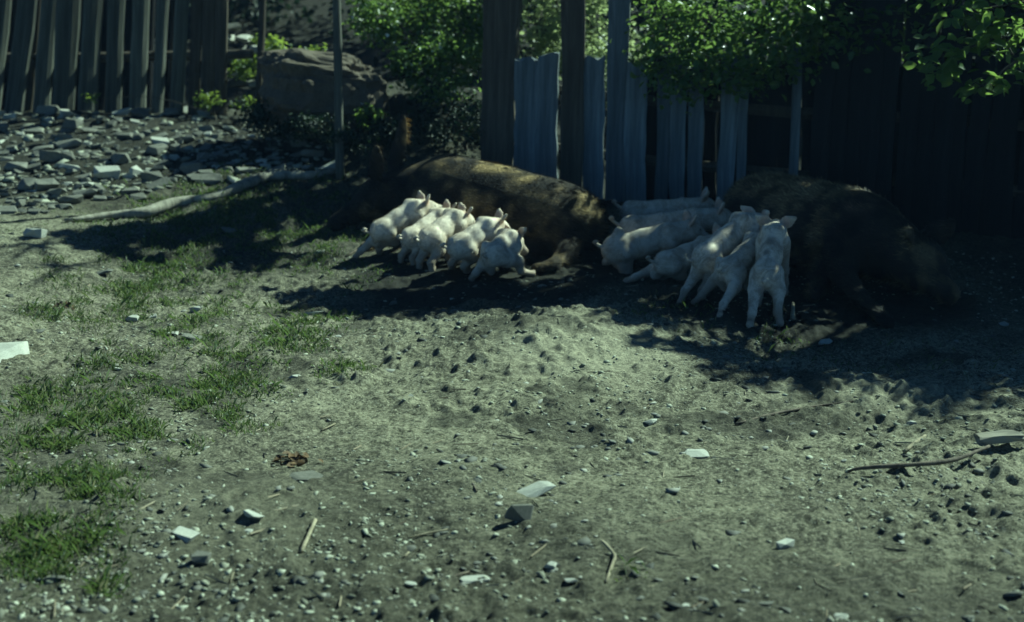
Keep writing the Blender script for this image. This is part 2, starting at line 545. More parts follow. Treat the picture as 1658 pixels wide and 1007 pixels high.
def build_grass():
    pts = []; hs = []
    for cx, cy, rx, ry, den in GP:
        n = int(rx * ry * .38 * den)
        # patch lies on the ground: image radii turned into metres
        c = gp(cx, cy)
        mx = rx * mpp(c); my = (gp(cx, cy - ry) - gp(cx, cy + ry)).length / 2
        u, v = rng.normal(0, .95, (2, n))
        r2 = u * u + v * v
        x = c.x + u * mx; y = c.y + v * my
        ok = (r2 < 5) & (rnoise(x, y, .06, 51) + .7 * rnoise(x, y, .17, 52) + .5 > .50 + .03 * r2)
        x, y, r2 = x[ok], y[ok], r2[ok]
        m = 3 + int(3 * den)
        x = np.repeat(x, m); y = np.repeat(y, m); r2 = np.repeat(r2, m)
        q = rng.normal(0, 1, (2, len(x))) * (.014 + .002 * y)
        pts.append(np.column_stack([x + q[0], y + q[1]])); hs.append(rng.uniform(.008, .030, len(x)) * np.clip(1.2 - .15 * r2, .5, 1.2) * np.where(rng.uniform(0, 1, len(x)) < .06, 1.9, 1))
    pts = np.concatenate(pts); hs = np.concatenate(hs)
    A = np.array(pts); hs = np.array(hs)
    z = Hfine(A[:, 0], A[:, 1]) - .003
    n = len(A)
    a = rng.uniform(0, 6.283, n); lean = rng.uniform(.1, 1.0, n) * hs * 1.3
    w = rng.uniform(.0016, .0034, n) * (.6 + .06 * A[:, 1])
    d = np.stack([np.cos(a), np.sin(a)], 1); q = np.stack([-d[:, 1], d[:, 0]], 1)
    V = np.zeros((n, 4, 3))
    base = np.column_stack([A, z])
    V[:, 0] = base; V[:, 0, :2] -= q * w[:, None]
    V[:, 1] = base; V[:, 1, :2] += q * w[:, None]
    V[:, 2] = base; V[:, 2, :2] += d * lean[:, None] * .45 + q * w[:, None]; V[:, 2, 2] += hs * .7
    V[:, 3] = base; V[:, 3, :2] += d * lean[:, None]; V[:, 3, 2] += hs * .95
    i = np.arange(n)[:, None] * 4
    F = np.concatenate([i + np.array([[0, 1, 2]]), i + np.array([[0, 2, 3]])])
    tag(obj('grass', mesh_np('grass', V.reshape(-1, 3), F), M['grass']), 'short cropped grass growing in patches on the left of the yard', 'grass', kind='stuff')
build_grass()

# ------------------------------------------------------------------ stones
def stone_mesh(name, seed, flat=.45, n=16, block=.0):
    r = random.Random(seed)
    bm = bmesh.new()
    for _ in range(n):
        v = Vector((r.gauss(0, 1), r.gauss(0, 1), r.gauss(0, 1))).normalized()
        if block:                       # push towards a slab
            v = Vector([math.copysign(abs(c) ** (1 - block), c) for c in v])
        v = Vector((v.x * .5 * r.uniform(.75, 1.05), v.y * .5 * r.uniform(.75, 1.05), v.z * .5 * flat * r.uniform(.8, 1.1)))
        bm.verts.new(v)
    res = bmesh.ops.convex_hull(bm, input=bm.verts)
    bmesh.ops.delete(bm, geom=[e for e in bm.verts if not e.link_faces], context='VERTS')
    bmesh.ops.dissolve_limit(bm, angle_limit=.18, verts=bm.verts, edges=bm.edges)
    bmesh.ops.bevel(bm, geom=bm.edges[:], offset=.014, segments=1, affect='EDGES', clamp_overlap=True)
    bmesh.ops.triangulate(bm, faces=bm.faces)
    me = bpy.data.meshes.new(name)
    bm.to_mesh(me); bm.free()
    return me

SM = [stone_mesh('stone', 100 + i, random.Random(i).uniform(.4, .65), 12, .5) for i in range(12)]
SM += [stone_mesh('stone', 160 + i, random.Random(i).uniform(.35, .5), 24, .2) for i in range(8)]
SMP = [m.copy() for m in SM]
for m in SM: m.materials.append(M['slate'])
for m in SMP: m.materials.append(M['pale'])
SMB = [stone_mesh('stone', 300 + i, .8, 14, .55) for i in range(4)]
for m in SMB: m.materials.append(M['slate'])

def put_stone(px, py, wpx, hpx, label, cat='stone', group=None, pale=False, ang=0.0, tilt=0.0, name='stone', seed=None, blocky=False, lift=0.0, depth=None):
    """a loose stone wpx wide, hpx tall as seen; lies on the ground with a slight tilt"""
    p = gp(px, py + hpx * .30)
    m = mpp(p)
    r = random.Random(seed if seed is not None else px * 7 + py)
    L = wpx * m
    hz = max(.012, hpx * m * (.75 if not blocky else .9))
    src = r.choice(SMB if blocky else (SMP if pale else SM)[:12 if group else 20])
    D = depth if depth else L * r.uniform(.5, .8)
    fz = .55 if not blocky else .8
    o = obj(name, src, None, None, (p.x, p.y, p.z + hz * (.42 if blocky else (.42 if group else .2)) + lift), (tilt + r.gauss(0, .08), r.gauss(0, .10), ang), (L, D, hz / fz))
    tag(o, label, cat, group)
    return o

# ------------------------------------------------------------------ rubble under the left fence
GR = 'rubble stones below the left paling fence'
named = [
    (175, 282, 46, 30, 'broad pale stone standing half upright in the rubble bank', True, .3, .5),
    (221, 280, 26, 30, 'narrow pale stone leaning beside the broad upright one in the rubble', True, 1.2, .5),
    (260, 230, 34, 22, 'rounded pale stone in the middle of the rubble bank', True, .2, .3),
    (115, 272, 40, 14, 'flat oval stone at the left of the rubble bank', True, 0, 0),
    (110, 300, 26, 11, 'small pale stone near the lower left edge of the rubble', True, .1, 0),
    (142, 299, 28, 11, 'small pale slab beside another at the lower edge of the rubble', True, -.3, 0),
    (336, 290, 60, 14, 'long flat grey slab at the lower right of the rubble, above the log', False, 0, .1),
    (200, 223, 46, 16, 'long grey stone with dark hollow under it in the rubble', False, -.2, .2),
    (18, 190, 26, 14, 'rounded pale stone at the left foot of the paling fence', True, 0, 0),
    (106, 184, 22, 18, 'yellowish pale stone tilted up at the fence foot', True, .8, .5),
    (260, 172, 20, 14, 'pale stone propped against the fence foot', True, .9, .6),
    (275, 172, 18, 12, 'small pale stone next to the propped one at fence foot', True, .5, .4),
    (330, 184, 24, 14, 'pale block at the upper right of the rubble by the fence end', True, .3, .2),
    (58, 378, 40, 26, 'lone pale grey stone left of the fallen log end', True, -.4, .1),
    (72, 240, 40, 10, 'flat slab with light edge at the far left of the rubble', False, .1, 0),
    (345, 268, 26, 14, 'angular grey stone at the right of the rubble', False, .3, .1),
    (300, 240, 30, 14, 'grey stone below the fence end in the rubble', False, .3, .1),
    (225, 320, 34, 16, 'grey stone leaning over a dark gap above the log', False, .6, .3),
    (105, 335, 36, 12, 'grey stone lying just above the left end of the log', False, .1, 0),
    (430, 268, 22, 10, 'small light stone at the right end of the rubble under the boulder', True, .1, 0),
]
used_px = []
for px, py, wp, hp, lab, pale, a, t in named:
    put_stone(px, py, wp, hp, lab, 'stone', GR, pale, a, t)
    used_px.append((px, py, wp))
zones = [(-20, 330, 178, 205, 'of the rubble close under the palings', 36),
         (-20, 420, 205, 260, 'halfway down the rubble bank', 125),
         (-20, 470, 255, 345, 'low on the rubble bank', 120),
         (330, 540, 190, 275, 'in the shaded rubble', 32)]
for x0, x1, y0, y1, lab, n in zones:
    k = 0; tries = 0
    while k < n and tries < 4000:
        tries += 1
        px = random.uniform(x0, x1); py = random.uniform(y0, y1)
        if py > 345 - .12 * px and px > 120: continue
        wp = random.choice([12, 14, 16, 18, 20, 24, 28, 34, 44])
        if any(abs(px - a) < (wp + b) * .30 and abs(py - c) < (wp + b) * .09 for a, c, b in used_px): continue
        used_px.append((px, py, wp))
        pl = random.random() < .12
        put_stone(px, py, wp, wp * random.uniform(.3, .75), None, 'stone', GR, pl, random.uniform(-.8, .8), random.gauss(.15, .38))['label'] = '%s %s stone %s, %s' % (
            'small' if wp < 18 else 'middling' if wp < 28 else 'large', 'pale' if pl else 'grey', lab,
            'at the far left' if px < 90 else 'left of the broad upright stone' if px < 170 else 'right of the broad upright stone' if px < 270 else 'below the fence end' if px < 370 else 'towards the boulder')
        k += 1
P = []
for _ in range(1100):
    px = random.uniform(-20, 540); py = random.uniform(180, 335)
    if py > 340 - .12 * px and px > 120: continue
    p = gp(px, py); P.append((p.x, p.y, p.z))
tag(lumps('rubble_chippings', P, np.abs(rng.normal(.012, .014, len(P))) + .008, M['clod'], .45, 1, .45), 'small stone chippings between the larger rubble stones', 'chippings', kind='stuff')

# ------------------------------------------------------------------ fallen log
def tube(pts, radii, seg=10, wob=.08, seed=1, cap=True):
    r = random.Random(seed)
    V = []; F = []
    pts = [Vector(p) for p in pts]
    up = Vector((0, 0, 1))
    for i, p in enumerate(pts):
        d = (pts[min(i + 1, len(pts) - 1)] - pts[max(i - 1, 0)]).normalized()
        a = d.cross(up)
        if a.length < .1: a = d.cross(Vector((1, 0, 0)))
        a.normalize(); b = a.cross(d).normalized()
        for k in range(seg):
            t = 2 * math.pi * k / seg
            rr = radii[i] * (1 + r.uniform(-wob, wob))
            V.append(p + a * math.cos(t) * rr + b * math.sin(t) * rr)
    for i in range(len(pts) - 1):
        for k in range(seg):
            k2 = (k + 1) % seg
            F.append((i * seg + k, i * seg + k2, (i + 1) * seg + k2, (i + 1) * seg + k))
    if cap:
        F.append(tuple(range(seg))[::-1]); F.append(tuple((len(pts) - 1) * seg + k for k in range(seg)))
    return V, F

def spline(ctrl, n):
    """Catmull-Rom through (x,y,z,r) control rows"""
    c = np.array(ctrl, float)
    c = np.vstack([2 * c[0] - c[1], c, 2 * c[-1] - c[-2]])
    out = []
    m = len(c) - 3
    for i in range(n):
        t = i / (n - 1) * m
        k = min(int(t), m - 1); u = t - k
        p0, p1, p2, p3 = c[k:k + 4]
        out.append(.5 * (2 * p1 + (p2 - p0) * u + (2 * p0 - 5 * p1 + 4 * p2 - p3) * u * u + (3 * p1 - p0 - 3 * p2 + p3) * u ** 3))
    return np.array(out)

def rel(V, o):
    return [Vector(v) - Vector(o) for v in V]

def ground_rod(name, pxs, rpx, mat, label, cat, seg=8, n=14, wob=.12, lift=0.5, seed=1, extra=None, smooth=True):
    """a stick or log lying along ground pixels"""
    rows = []
    for i, (px, py) in enumerate(pxs):
        p = gp(px, py)
        r = (rpx[i] if isinstance(rpx, (list, tuple)) else rpx) * mpp(p)
        dz = extra[i] if extra else 0
        rows.append((p.x, p.y, p.z + r * lift + dz, r))
    s = spline(rows, n)
    s[:, 3] = np.maximum(s[:, 3], .001)
    V, F = tube(s[:, :3], s[:, 3], seg, wob, seed)
    o0 = Vector(rows[0][:3])
    o = obj(name, mesh_from(name, rel(V, o0), F, smooth), mat, None, o0)
    tag(o, label, cat)
    return o

ground_rod('fallen_log', [(105, 360), (190, 354), (235, 353), (285, 336), (345, 327), (398, 307), (436, 293), (505, 291), (545, 281)], [3, 6, 8.5, 8, 7, 8.5, 7.5, 6.5, 4], M['log'],
           'long pale barkless log lying on the grass below the rubble', 'log', 12, 34, .14, 1.0, 5)

# ------------------------------------------------------------------ left paling fence
def plank(name, bp, tp, width, thick, mat, parent, yaw=0.0, seed=0, half_round=False, ragged=.0, cross=None):
    """an upright board from base point to top point with an uneven outline; origin of its mesh at the base"""
    r = random.Random(seed)
    bp, tp = Vector(bp), Vector(tp)
    L = (tp - bp).length
    n = 9
    V = []; F = []
    if half_round:
        prof = [(-.5, .0), (-.42, -.32), (-.18, -.5), (.12, -.52), (.38, -.36), (.5, .0), (.3, .22), (-.3, .22)]
    else:
        prof = [(-.5, -.5), (-.17, -.56), (.2, -.52), (.5, -.5), (.5, .5), (-.5, .5)]
    k = len(prof)
    wl = r.gauss(0, .012)
    for i in range(n):
        f = i / (n - 1)
        wv = width * (1 + r.uniform(-.07, .07))
        ox = wl * math.sin(f * 3.0) + r.uniform(-.004, .004)
        for j, (a, b) in enumerate(prof):
            z = f * L
            if i == n - 1: z += ragged * r.uniform(-1, 1)
            V.append((ox + a * wv, b * thick * (1 + r.uniform(-.08, .08)), z))
    for i in range(n - 1):
        for j in range(k):
            j2 = (j + 1) % k
            F.append((i * k + j, i * k + j2, (i + 1) * k + j2, (i + 1) * k + j))
    F.append(tuple(range(k))[::-1]); F.append(tuple((n - 1) * k + j for j in range(k)))
    me = mesh_from(name, V, F)
    me.materials.append(mat)
    o = obj(name, me, None, parent)
    d = (tp - bp).normalized()
    q = Vector((0, 0, 1)).rotation_difference(d)
    o.rotation_mode = 'QUATERNION'
    o.rotation_quaternion = q @ Euler((0, 0, yaw)).to_quaternion()
    o.location = bp - parent.location
    return o

YF = 11.0
fence = bpy.data.objects.new('paling_fence', None); COL.objects.link(fence)
b0 = at(180, 178, YF); fence.location = (b0.x, b0.y, b0.z)
tag(fence, 'weathered grey paling fence of upright half-round poles above the rubble', 'fence')
row = [(-60, -35, 30, 0), (-20, 5, 30, 0), (18, 45, 30, 0), (42, 58, 15, .12), (64, 84, 26, 0), (100, 112, 38, 0), (139, 150, 32, 0), (181, 190, 27, 0), (220, 230, 28, 0), (251, 262, 18, 0), (284, 297, 22, 0), (312, 320, 22, .06), (334, 342, 26, .08), (357, 362, 20, .1),
       (82, 98, 14, .2), (120, 132, 20, .2), (160, 170, 22, .2), (201, 210, 18, .2), (237, 246, 14, .2), (268, 280, 16, .2), (0, 24, 18, .2)]  # set-back palings, near-black for the shade between the front ones
for i, (bx, tx, wd, back) in enumerate(row):
    b = at(bx, 180 + random.uniform(-4, 4), YF + back); b.z -= .12
    top = at(tx, 0, YF + back)
    d = (top - b); tp = b + d * ((2.15 + random.uniform(-.15, .25)) / d.z)
    plank('paling', b, tp, wd * YF / FPX, .07 if back < .1 else .05, M['paling'] if back < .05 else (M['bark'] if back < .15 else M['shadowed']), fence, random.uniform(.25, .7), 40 + i, True, .03)
for z, dy in ((.45, .12), (1.75, .12)):
    s = b0 + Vector((-1.7, dy, z)); e = b0 + Vector((1.25, dy + .02, z + .03))
    V, F = tube([s, s.lerp(e, .5) + Vector((0, 0, -.02)), e], [.04, .045, .04], 8, .1, 3)
    obj('rail', mesh_from('rail', rel(V, fence.location), F), M['bark'], fence)

# ------------------------------------------------------------------ board fence in the middle and on the right
bf = bpy.data.objects.new('board_fence', None); COL.objects.link(bf)
def fdepth(px):
    return float(np.interp(px, [780, 1050, 1290, 1660, 2100], [9.1, 8.75, 8.3, 7.9, 7.2]))
c0 = at(1000, 312, fdepth(1000)); bf.location = G(c0.x, c0.y)
tag(bf, 'tall weathered board fence behind the sows with gaps and uneven boards', 'fence')
boards = [  # base px, top px, width, top py (negative: above the frame), material, set back
    (806, 815, 56, -90, 'bark', .05), (850, 852, 38, 98, 'board', 0), (886, 888, 36, 92, 'board', .01), (924, 926, 36, -70, 'bark', -.05),
    (962, 962, 35, 96, 'board', 0), (997, 1004, 33, -70, 'board', .02), (1032, 1034, 34, 104, 'board', 0),
    (1071, 1076, 22, 90, 'board', .02), (1098, 1104, 25, 110, 'board', 0), (1126, 1131, 24, 100, 'board', .02), (1172, 1184, 27, 88, 'board', 0), (1200, 1210, 15, 70, 'board', .01),
    (1282, 1292, 14, 60, 'board', 0)]
for i, (bx, tx, wd, ty, mt, back) in enumerate(boards):
    y = fdepth(bx) + back
    b = at(bx, 300, y); b.z = float(H(b.x, b.y)) - .08
    tp = at(tx, ty, y)
    plank('board', b, tp, wd * y / FPX, .035 if wd < 45 else .08, M[mt], bf, math.radians(-10) + random.gauss(0, .05), 90 + i, False, .035)
for k in range(29):                      # added backing row, its near-black colour stands for shade in the gaps
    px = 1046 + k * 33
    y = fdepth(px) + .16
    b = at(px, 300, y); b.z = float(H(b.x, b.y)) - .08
    plank('board', b, at(px + 5, 105 + random.uniform(-12, 12), y), 34 * y / FPX, .03, M['shadowed'], bf, math.radians(-12), 190 + k, False, .03)
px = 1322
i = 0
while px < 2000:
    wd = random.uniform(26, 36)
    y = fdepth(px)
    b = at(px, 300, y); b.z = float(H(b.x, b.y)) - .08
    plank('board', b, b + Vector((random.gauss(0, .03), 0, 1.75 + random.uniform(-.1, .1))), wd * y / FPX, .03, M['shadowed'], bf, math.radians(-24), 140 + i, False, .03)  # board colour holds the darkness of the tree shade
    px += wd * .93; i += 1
for z in (.3, .72):
    pts = []
    for px in (785, 920, 1060, 1290, 1500, 1990):
        y = fdepth(px) + .085
        b = at(px, 300, y); pts.append(Vector((b.x, b.y, float(H(b.x, b.y)) + z)))
    V, F = tube(pts, [.04] * len(pts), 6, .1, 9)
    obj('rail', mesh_from('rail', rel(V, bf.location), F), M['bark'], bf)

# thin poles standing in front of the shrubs
def pole(bpx, bpy_, tpx, y, rpx, label, mat, zt=2.4, seed=1):
    b = at(bpx, bpy_, y); b.z = float(H(b.x, b.y)) - .05
    t = at(tpx, 0, y)
    d = t - b; d = d * (zt / d.z)
    rows = spline([tuple(b) + (rpx * 1.2 * y / FPX,), tuple(b + d * .45 + Vector((.008, 0, 0))) + (rpx * y / FPX,), tuple(b + d) + (rpx * .9 * y / FPX,)], 10)
    V, F = tube(rows[:, :3], rows[:, 3], 9, .1, seed)
    o = obj('fence_pole', mesh_from('fence_pole', rel(V, b), F, True), mat, None, b)
    tag(o, label, 'pole')
pole(549, 235, 543, 8.9, 6.5, 'thin pale wooden pole between the boulder and the shrubs', M['paling'], 2.6, 2)
pole(415, 175, 424, 10.6, 5.5, 'thin dark wooden pole left of the boulder', M['bark'], 2.6, 3)

# ------------------------------------------------------------------ boulder and dry stone wall
def boulder(px, py, y, L, D, Hh, label, mat, seed):
    c = at(px, py, y)
    bm = bmesh.new()
    bmesh.ops.create_icosphere(bm, subdivisions=5, radius=1)
    for v in bm.verts:
        q = Vector([math.copysign(abs(a) ** .62, a) for a in v.co])
        n1 = mnoise.fractal(v.co * 1.3 + Vector((seed, 0, 0)), 1, 2, 5)
        st = mnoise.noise(Vector((v.co.x * .8, v.co.y * .8, v.co.z * 7 + seed)))
        n2 = mnoise.fractal(v.co * 5 + Vector((0, seed, 0)), 1, 2, 4)
        q *= 1 + .20 * n1 + .09 * st + .06 * n2
        v.co = Vector((q.x * L / 2, q.y * D / 2, q.z * Hh / 2))
    me = bpy.data.meshes.new('boulder'); bm.to_mesh(me); bm.free()
    o = obj('boulder', me, mat, None, c, (0, .12, .25))
    tag(o, label, 'boulder')
boulder(522, 148, 9.75, .94, .8, .60, 'large brown layered boulder standing in front of the shrubs', M['boulder'], 3)

wall = bpy.data.objects.new('dry_stone_wall', None); COL.objects.link(wall)
wb = at(425, 92, 12.0); wall.location = wb
tag(wall, 'broken pale dry stone wall sloping down behind the thin dark pole', 'wall')
r = random.Random(5)
for c in range(6):
    zz = -.25 + c * .105
    x = -.55
    xmax = .62 - c * .19
    while x < xmax:
        L = r.uniform(.12, .26)
        obj('wall_stone', r.choice(SMP if r.random() < .5 else SM), None, wall, (x + L / 2, r.uniform(-.03, .03), zz), (0, 0, r.gauss(0, .08)), (L * 1.1, .3, .20))
        x += L * .95
# ------------------------------------------------------------------ foliage
def leafmesh(name, C, Nrm, size, aspect=.62):
    """leaf cards folded along the midrib: C centres, Nrm facing, size lengths"""
    n = len(C)
    Nrm = Nrm / np.linalg.norm(Nrm, axis=1, keepdims=True)
    t = rng.normal(0, 1, (n, 3)); t[:, 2] -= .5
    u = np.cross(Nrm, t); u /= np.linalg.norm(u, axis=1, keepdims=True) + 1e-9
    v = np.cross(Nrm, u)
    s = size[:, None]
    wd = aspect * .5
    V = np.zeros((n, 6, 3))
    V[:, 0] = C - u * s * .5
    V[:, 1] = C - u * s * .12 + v * s * wd + Nrm * s * .10
    V[:, 2] = C + u * s * .22 + v * s * wd * .8 + Nrm * s * .08
    V[:, 3] = C + u * s * .5 - Nrm * s * .08
    V[:, 4] = C + u * s * .22 - v * s * wd * .8 + Nrm * s * .08
    V[:, 5] = C - u * s * .12 - v * s * wd + Nrm * s * .10
    i = np.arange(n)[:, None] * 6
    F = np.concatenate([i + np.array([[0, 1, 2, 3]]), i + np.array([[0, 3, 4, 5]])])
    return mesh_np(name, V.reshape(-1, 3), F)

SHX, SHY = SUNV.x / SUNV.z, SUNV.y / SUNV.z
def plant(name, label, cat, base, trunk_h, blobs, nleaf, size, mat, group=None, trunk_r=.05, sub=14, spread=.5, crown='crown', cull=None, pale_speck=0, seed=1, stemname='trunk'):
    """trunk with limbs to each blob and leaves gathered in sub-clumps; blobs: (x,y,z,rx,ry,rz) in world"""
    r = np.random.default_rng(seed)
    o = bpy.data.objects.new(name, None); COL.objects.link(o); o.location = base
    tag(o, label, cat, group)
    V = []; F = []
    fork = base + Vector((0, 0, trunk_h))
    def addt(a, b):
        V0 = len(V); V.extend(rel(a, base)); F.extend([tuple(i + V0 for i in f) for f in b])
    s = spline([tuple(base - Vector((0, 0, .1))) + (trunk_r * 1.3,), tuple(base.lerp(fork, .5) + Vector((r.normal(0, .04), r.normal(0, .04), 0))) + (trunk_r,), tuple(fork) + (trunk_r * .8,)], 7)
    addt(*tube(s[:, :3], s[:, 3], 8, .12, seed))
    Cs = []; Ns = []; Sz = []
    tot = sum((b[3] * b[4] * b[5]) ** (2 / 3) for b in blobs)
    for b in blobs:
        c = Vector(b[:3])
        m = fork.lerp(c, .5) + Vector((r.normal(0, .1), r.normal(0, .1), .08))
        s = spline([tuple(fork) + (trunk_r * .6,), tuple(m) + (trunk_r * .4,), tuple(c) + (trunk_r * .16,)], 7)
        addt(*tube(s[:, :3], s[:, 3], 6, .1, seed))
        share = (b[3] * b[4] * b[5]) ** (2 / 3) / tot
        k = max(3, int(sub))
        for _ in range(k):
            d = r.normal(0, 1, 3); d /= np.linalg.norm(d)
            rr = r.uniform(.35, 1.0)
            cc = np.array(b[:3]) + d * rr * np.array(b[3:6])
            addt(*tube([c, c.lerp(Vector(cc), .6) + Vector((0, 0, .02)), Vector(cc)], [trunk_r * .16, trunk_r * .1, trunk_r * .05], 4, .1, seed, False))
            nl = max(4, int(nleaf * share / k * r.uniform(.5, 1.5)))
            q = r.normal(0, 1, (nl, 3)) * np.array(b[3:6]) * spread * .42
            Cs.append(cc + q)
            nn = q / (np.linalg.norm(q, axis=1, keepdims=True) + 1e-6) * .6 + np.array([0, 0, .7]) + r.normal(0, .45, (nl, 3))
            Ns.append(nn); Sz.append(size * r.uniform(.55, 1.25, nl))
    C = np.concatenate(Cs); Nn = np.concatenate(Ns); Z = np.concatenate(Sz)
    if cull is not None:
        k = cull(C, r)
        C, Nn, Z = C[k], Nn[k], Z[k]
    C = C - np.array(base)
    obj(stemname, mesh_from(stemname, V, F, True), M['bark'], o)
    obj(crown, leafmesh(crown, C, Nn, Z), mat, o)
    if pale_speck:
        ii = r.choice(len(C), pale_speck)
        obj('pale_speck', leafmesh('pale_speck', C[ii] + r.normal(0, .02, (pale_speck, 3)), Nn[ii], np.full(pale_speck, size * .8), .9), M['pale_speck'], o)
    return o

def B(px, py, y, rpx, rpy, ry):
    p = at(px, py, y); k = y / FPX
    return (p.x, p.y, p.z, rpx * k, ry, rpy * k)
def base_at(px, y):
    p = at(px, 200, y); return G(p.x, p.y)

# shade: what the crown may hide from the sun.  Shadow footprint on the yard is kept right of and behind an uneven line
def shadow_y(x):
    return np.interp(x, [-1.6, -.9, 0.0, .3, .6, .85, 1.2, 1.8, 2.6, 4], [6.6, 6.35, 6.15, 5.98, 5.7, 5.35, 5.1, 4.95, 4.85, 4.8])
def cull_shade(C, r):
    zg = np.clip(.05, 0, None)
    gx = C[:, 0] - SHX * (C[:, 2] - .05); gy = C[:, 1] - SHY * (C[:, 2] - .05)
    e = gy - shadow_y(gx) + .30 * rnoise(gx, gy, .4, 71) + .16 * rnoise(gx, gy, .14, 72)
    keep = r.uniform(0, 1, len(C)) < .10 + .90 * sstep(-.12, .42, e)
    keep &= e > -.25
    # gaps that let the sun reach the animals
    px_ = C[:, 0] - SHX * (C[:, 2] - .35); py_ = C[:, 1] - SHY * (C[:, 2] - .35)
    gap = (np.hypot((px_ + .35) / .62, (py_ - 7.3) / .42) < 1) | ((np.hypot((px_ - .15) / .65, (py_ - 7.75) / .36) < 1) & (rnoise(px_, py_, .13, 92) > -.05)) | ((np.hypot((px_ - 1.2) / .30, (py_ - 6.55) / .34) < 1) & (rnoise(px_, py_, .13, 94) > -.16)) | ((np.hypot((px_ - 1.8) / .35, (py_ - 7.25) / .5) < 1) & (rnoise(px_, py_, .12, 93) > -.1))
    for yp in (8.25, 8.6, 8.95):                     # where the sun ray of a leaf meets the plane of the vine
        t = (C[:, 1] - yp) / SHY
        vx = C[:, 0] - SHX * t; vz = C[:, 2] - t
        keep &= ~((t > 0) & (vx > .9) & (vx < 2.15) & (vz > 1.05) & (vz < 2.3))
        keep &= ~((t > 0) & (vx >= 2.15) & (vx < 2.9) & (vz > 1.15) & (vz < 2.1) & (rnoise(vx, vz, .18, 97) > -.05))
    for yp in (6.7, 6.95):
        t = (C[:, 1] - yp) / SHY
        vx = C[:, 0] - SHX * t; vz = C[:, 2] - t
        keep &= ~((t > 0) & (vx > 2.25) & (vx < 3.0) & (vz > 1.15) & (vz < 1.9))
    keep &= ear_gap(C, r)
    keep &= ~(gap & (r.uniform(0, 1, len(C)) < .97))
    return keep
def ear_gap(C, r):
    a = np.hypot((C[:, 0] - SHX * (C[:, 2] - .72) + .70) / .24, (C[:, 1] - SHY * (C[:, 2] - .72) - 8.14) / .24) < 1
    bx = C[:, 0] - SHX * (C[:, 2] - .55); by = C[:, 1] - SHY * (C[:, 2] - .55)
    b = (np.hypot((bx + .42) / .36, (by - 8.0) / .25) < 1) & (rnoise(bx, by, .12, 96) > -.05)
    return ~(a | b)
def cull_vine(C, r):
    qx = C[:, 0] - SHX * (C[:, 2] - .5); qy = C[:, 1] - SHY * (C[:, 2] - .5)
    on_sow = np.hypot((qx - .1) / .65, (qy - 7.75) / .33) < 1
    return ~(on_sow & (rnoise(qx, qy, .13, 91) > -.05)) & ear_gap(C, r)
# the shrub in the middle, behind the left sow
plant('speckled_shrub', 'leafy shrub with small pale specks above the left sow', 'shrub', base_at(690, 10.0), .3,
      [B(610, 30, 10.2, 60, 50, .35), B(690, 20, 10.3, 80, 60, .4), B(675, 110, 9.9, 45, 45, .3), B(725, 90, 9.9, 65, 50, .4), B(760, 30, 10.4, 40, 70, .35), B(596, 190, 9.4, 22, 22, .15), B(710, 145, 9.6, 60, 25, .25)],
      9000, .042, M['leaf_mid'], None, .035, 16, .55, 'crown', None, 170, 11, 'stem')
plant('hedge_shrub', 'pale backlit shrub seen between the tall boards of the fence', 'shrub', base_at(930, 10.6), .5,
      [B(870, 40, 10.6, 60, 80, .4), B(960, 40, 10.4, 60, 80, .4), B(900, -80, 10.8, 110, 70, .5), B(1010, 110, 10.0, 60, 50, .3)], 6500, .05, M['leaf_glare'], None, .04, 16, .6, 'crown', ear_gap, 70, 12, 'stem')
plant('climbing_vine', 'bright green backlit vine spilling over the board fence', 'vine', base_at(1150, 9.3), .8,
      [B(1080, 50, 8.75, 55, 60, .3), B(1150, 40, 8.6, 70, 60, .3), B(1230, 50, 8.4, 70, 60, .3), B(1130, 120, 8.4, 60, 40, .18), B(1200, 130, 8.25, 40, 32, .15), B(1310, 40, 8.3, 60, 55, .3), B(1060, 100, 8.6, 25, 25, .15), B(1270, 110, 8.2, 30, 25, .12)],
      4200, .055, M['leaf_bright'], None, .03, 20, 1.0, 'crown', cull_vine, 0, 13, 'stem')
plant('dark_shrub', 'dark shaded shrub behind the shade-black boards on the right', 'shrub', base_at(1420, 8.9), .6,
      [B(1390, 50, 8.4, 60, 55, .3), B(1450, 30, 8.3, 60, 60, .3), B(1420, -70, 8.6, 120, 60, .4), B(1560, -60, 8.2, 120, 70, .4), B(1650, 0, 8.2, 80, 120, .4)], 4200, .06, M['leaf_mid'], None, .035, 18, .9, 'crown', None, 0, 14, 'stem')
plant('broadleaf_sapling', 'sapling with large sunlit leaves hanging at the upper right', 'tree', G(3.75, 7.5), 1.5,
      [B(1560, 20, 6.9, 60, 40, .25), B(1530, 90, 6.8, 45, 36, .2), B(1620, 70, 6.9, 50, 40, .25), B(1590, 140, 6.8, 40, 18, .15), B(1610, -60, 7.0, 110, 40, .3)], 460, .09, M['leaf_mid'], None, .03, 10, .95, 'crown', None, 0, 15)

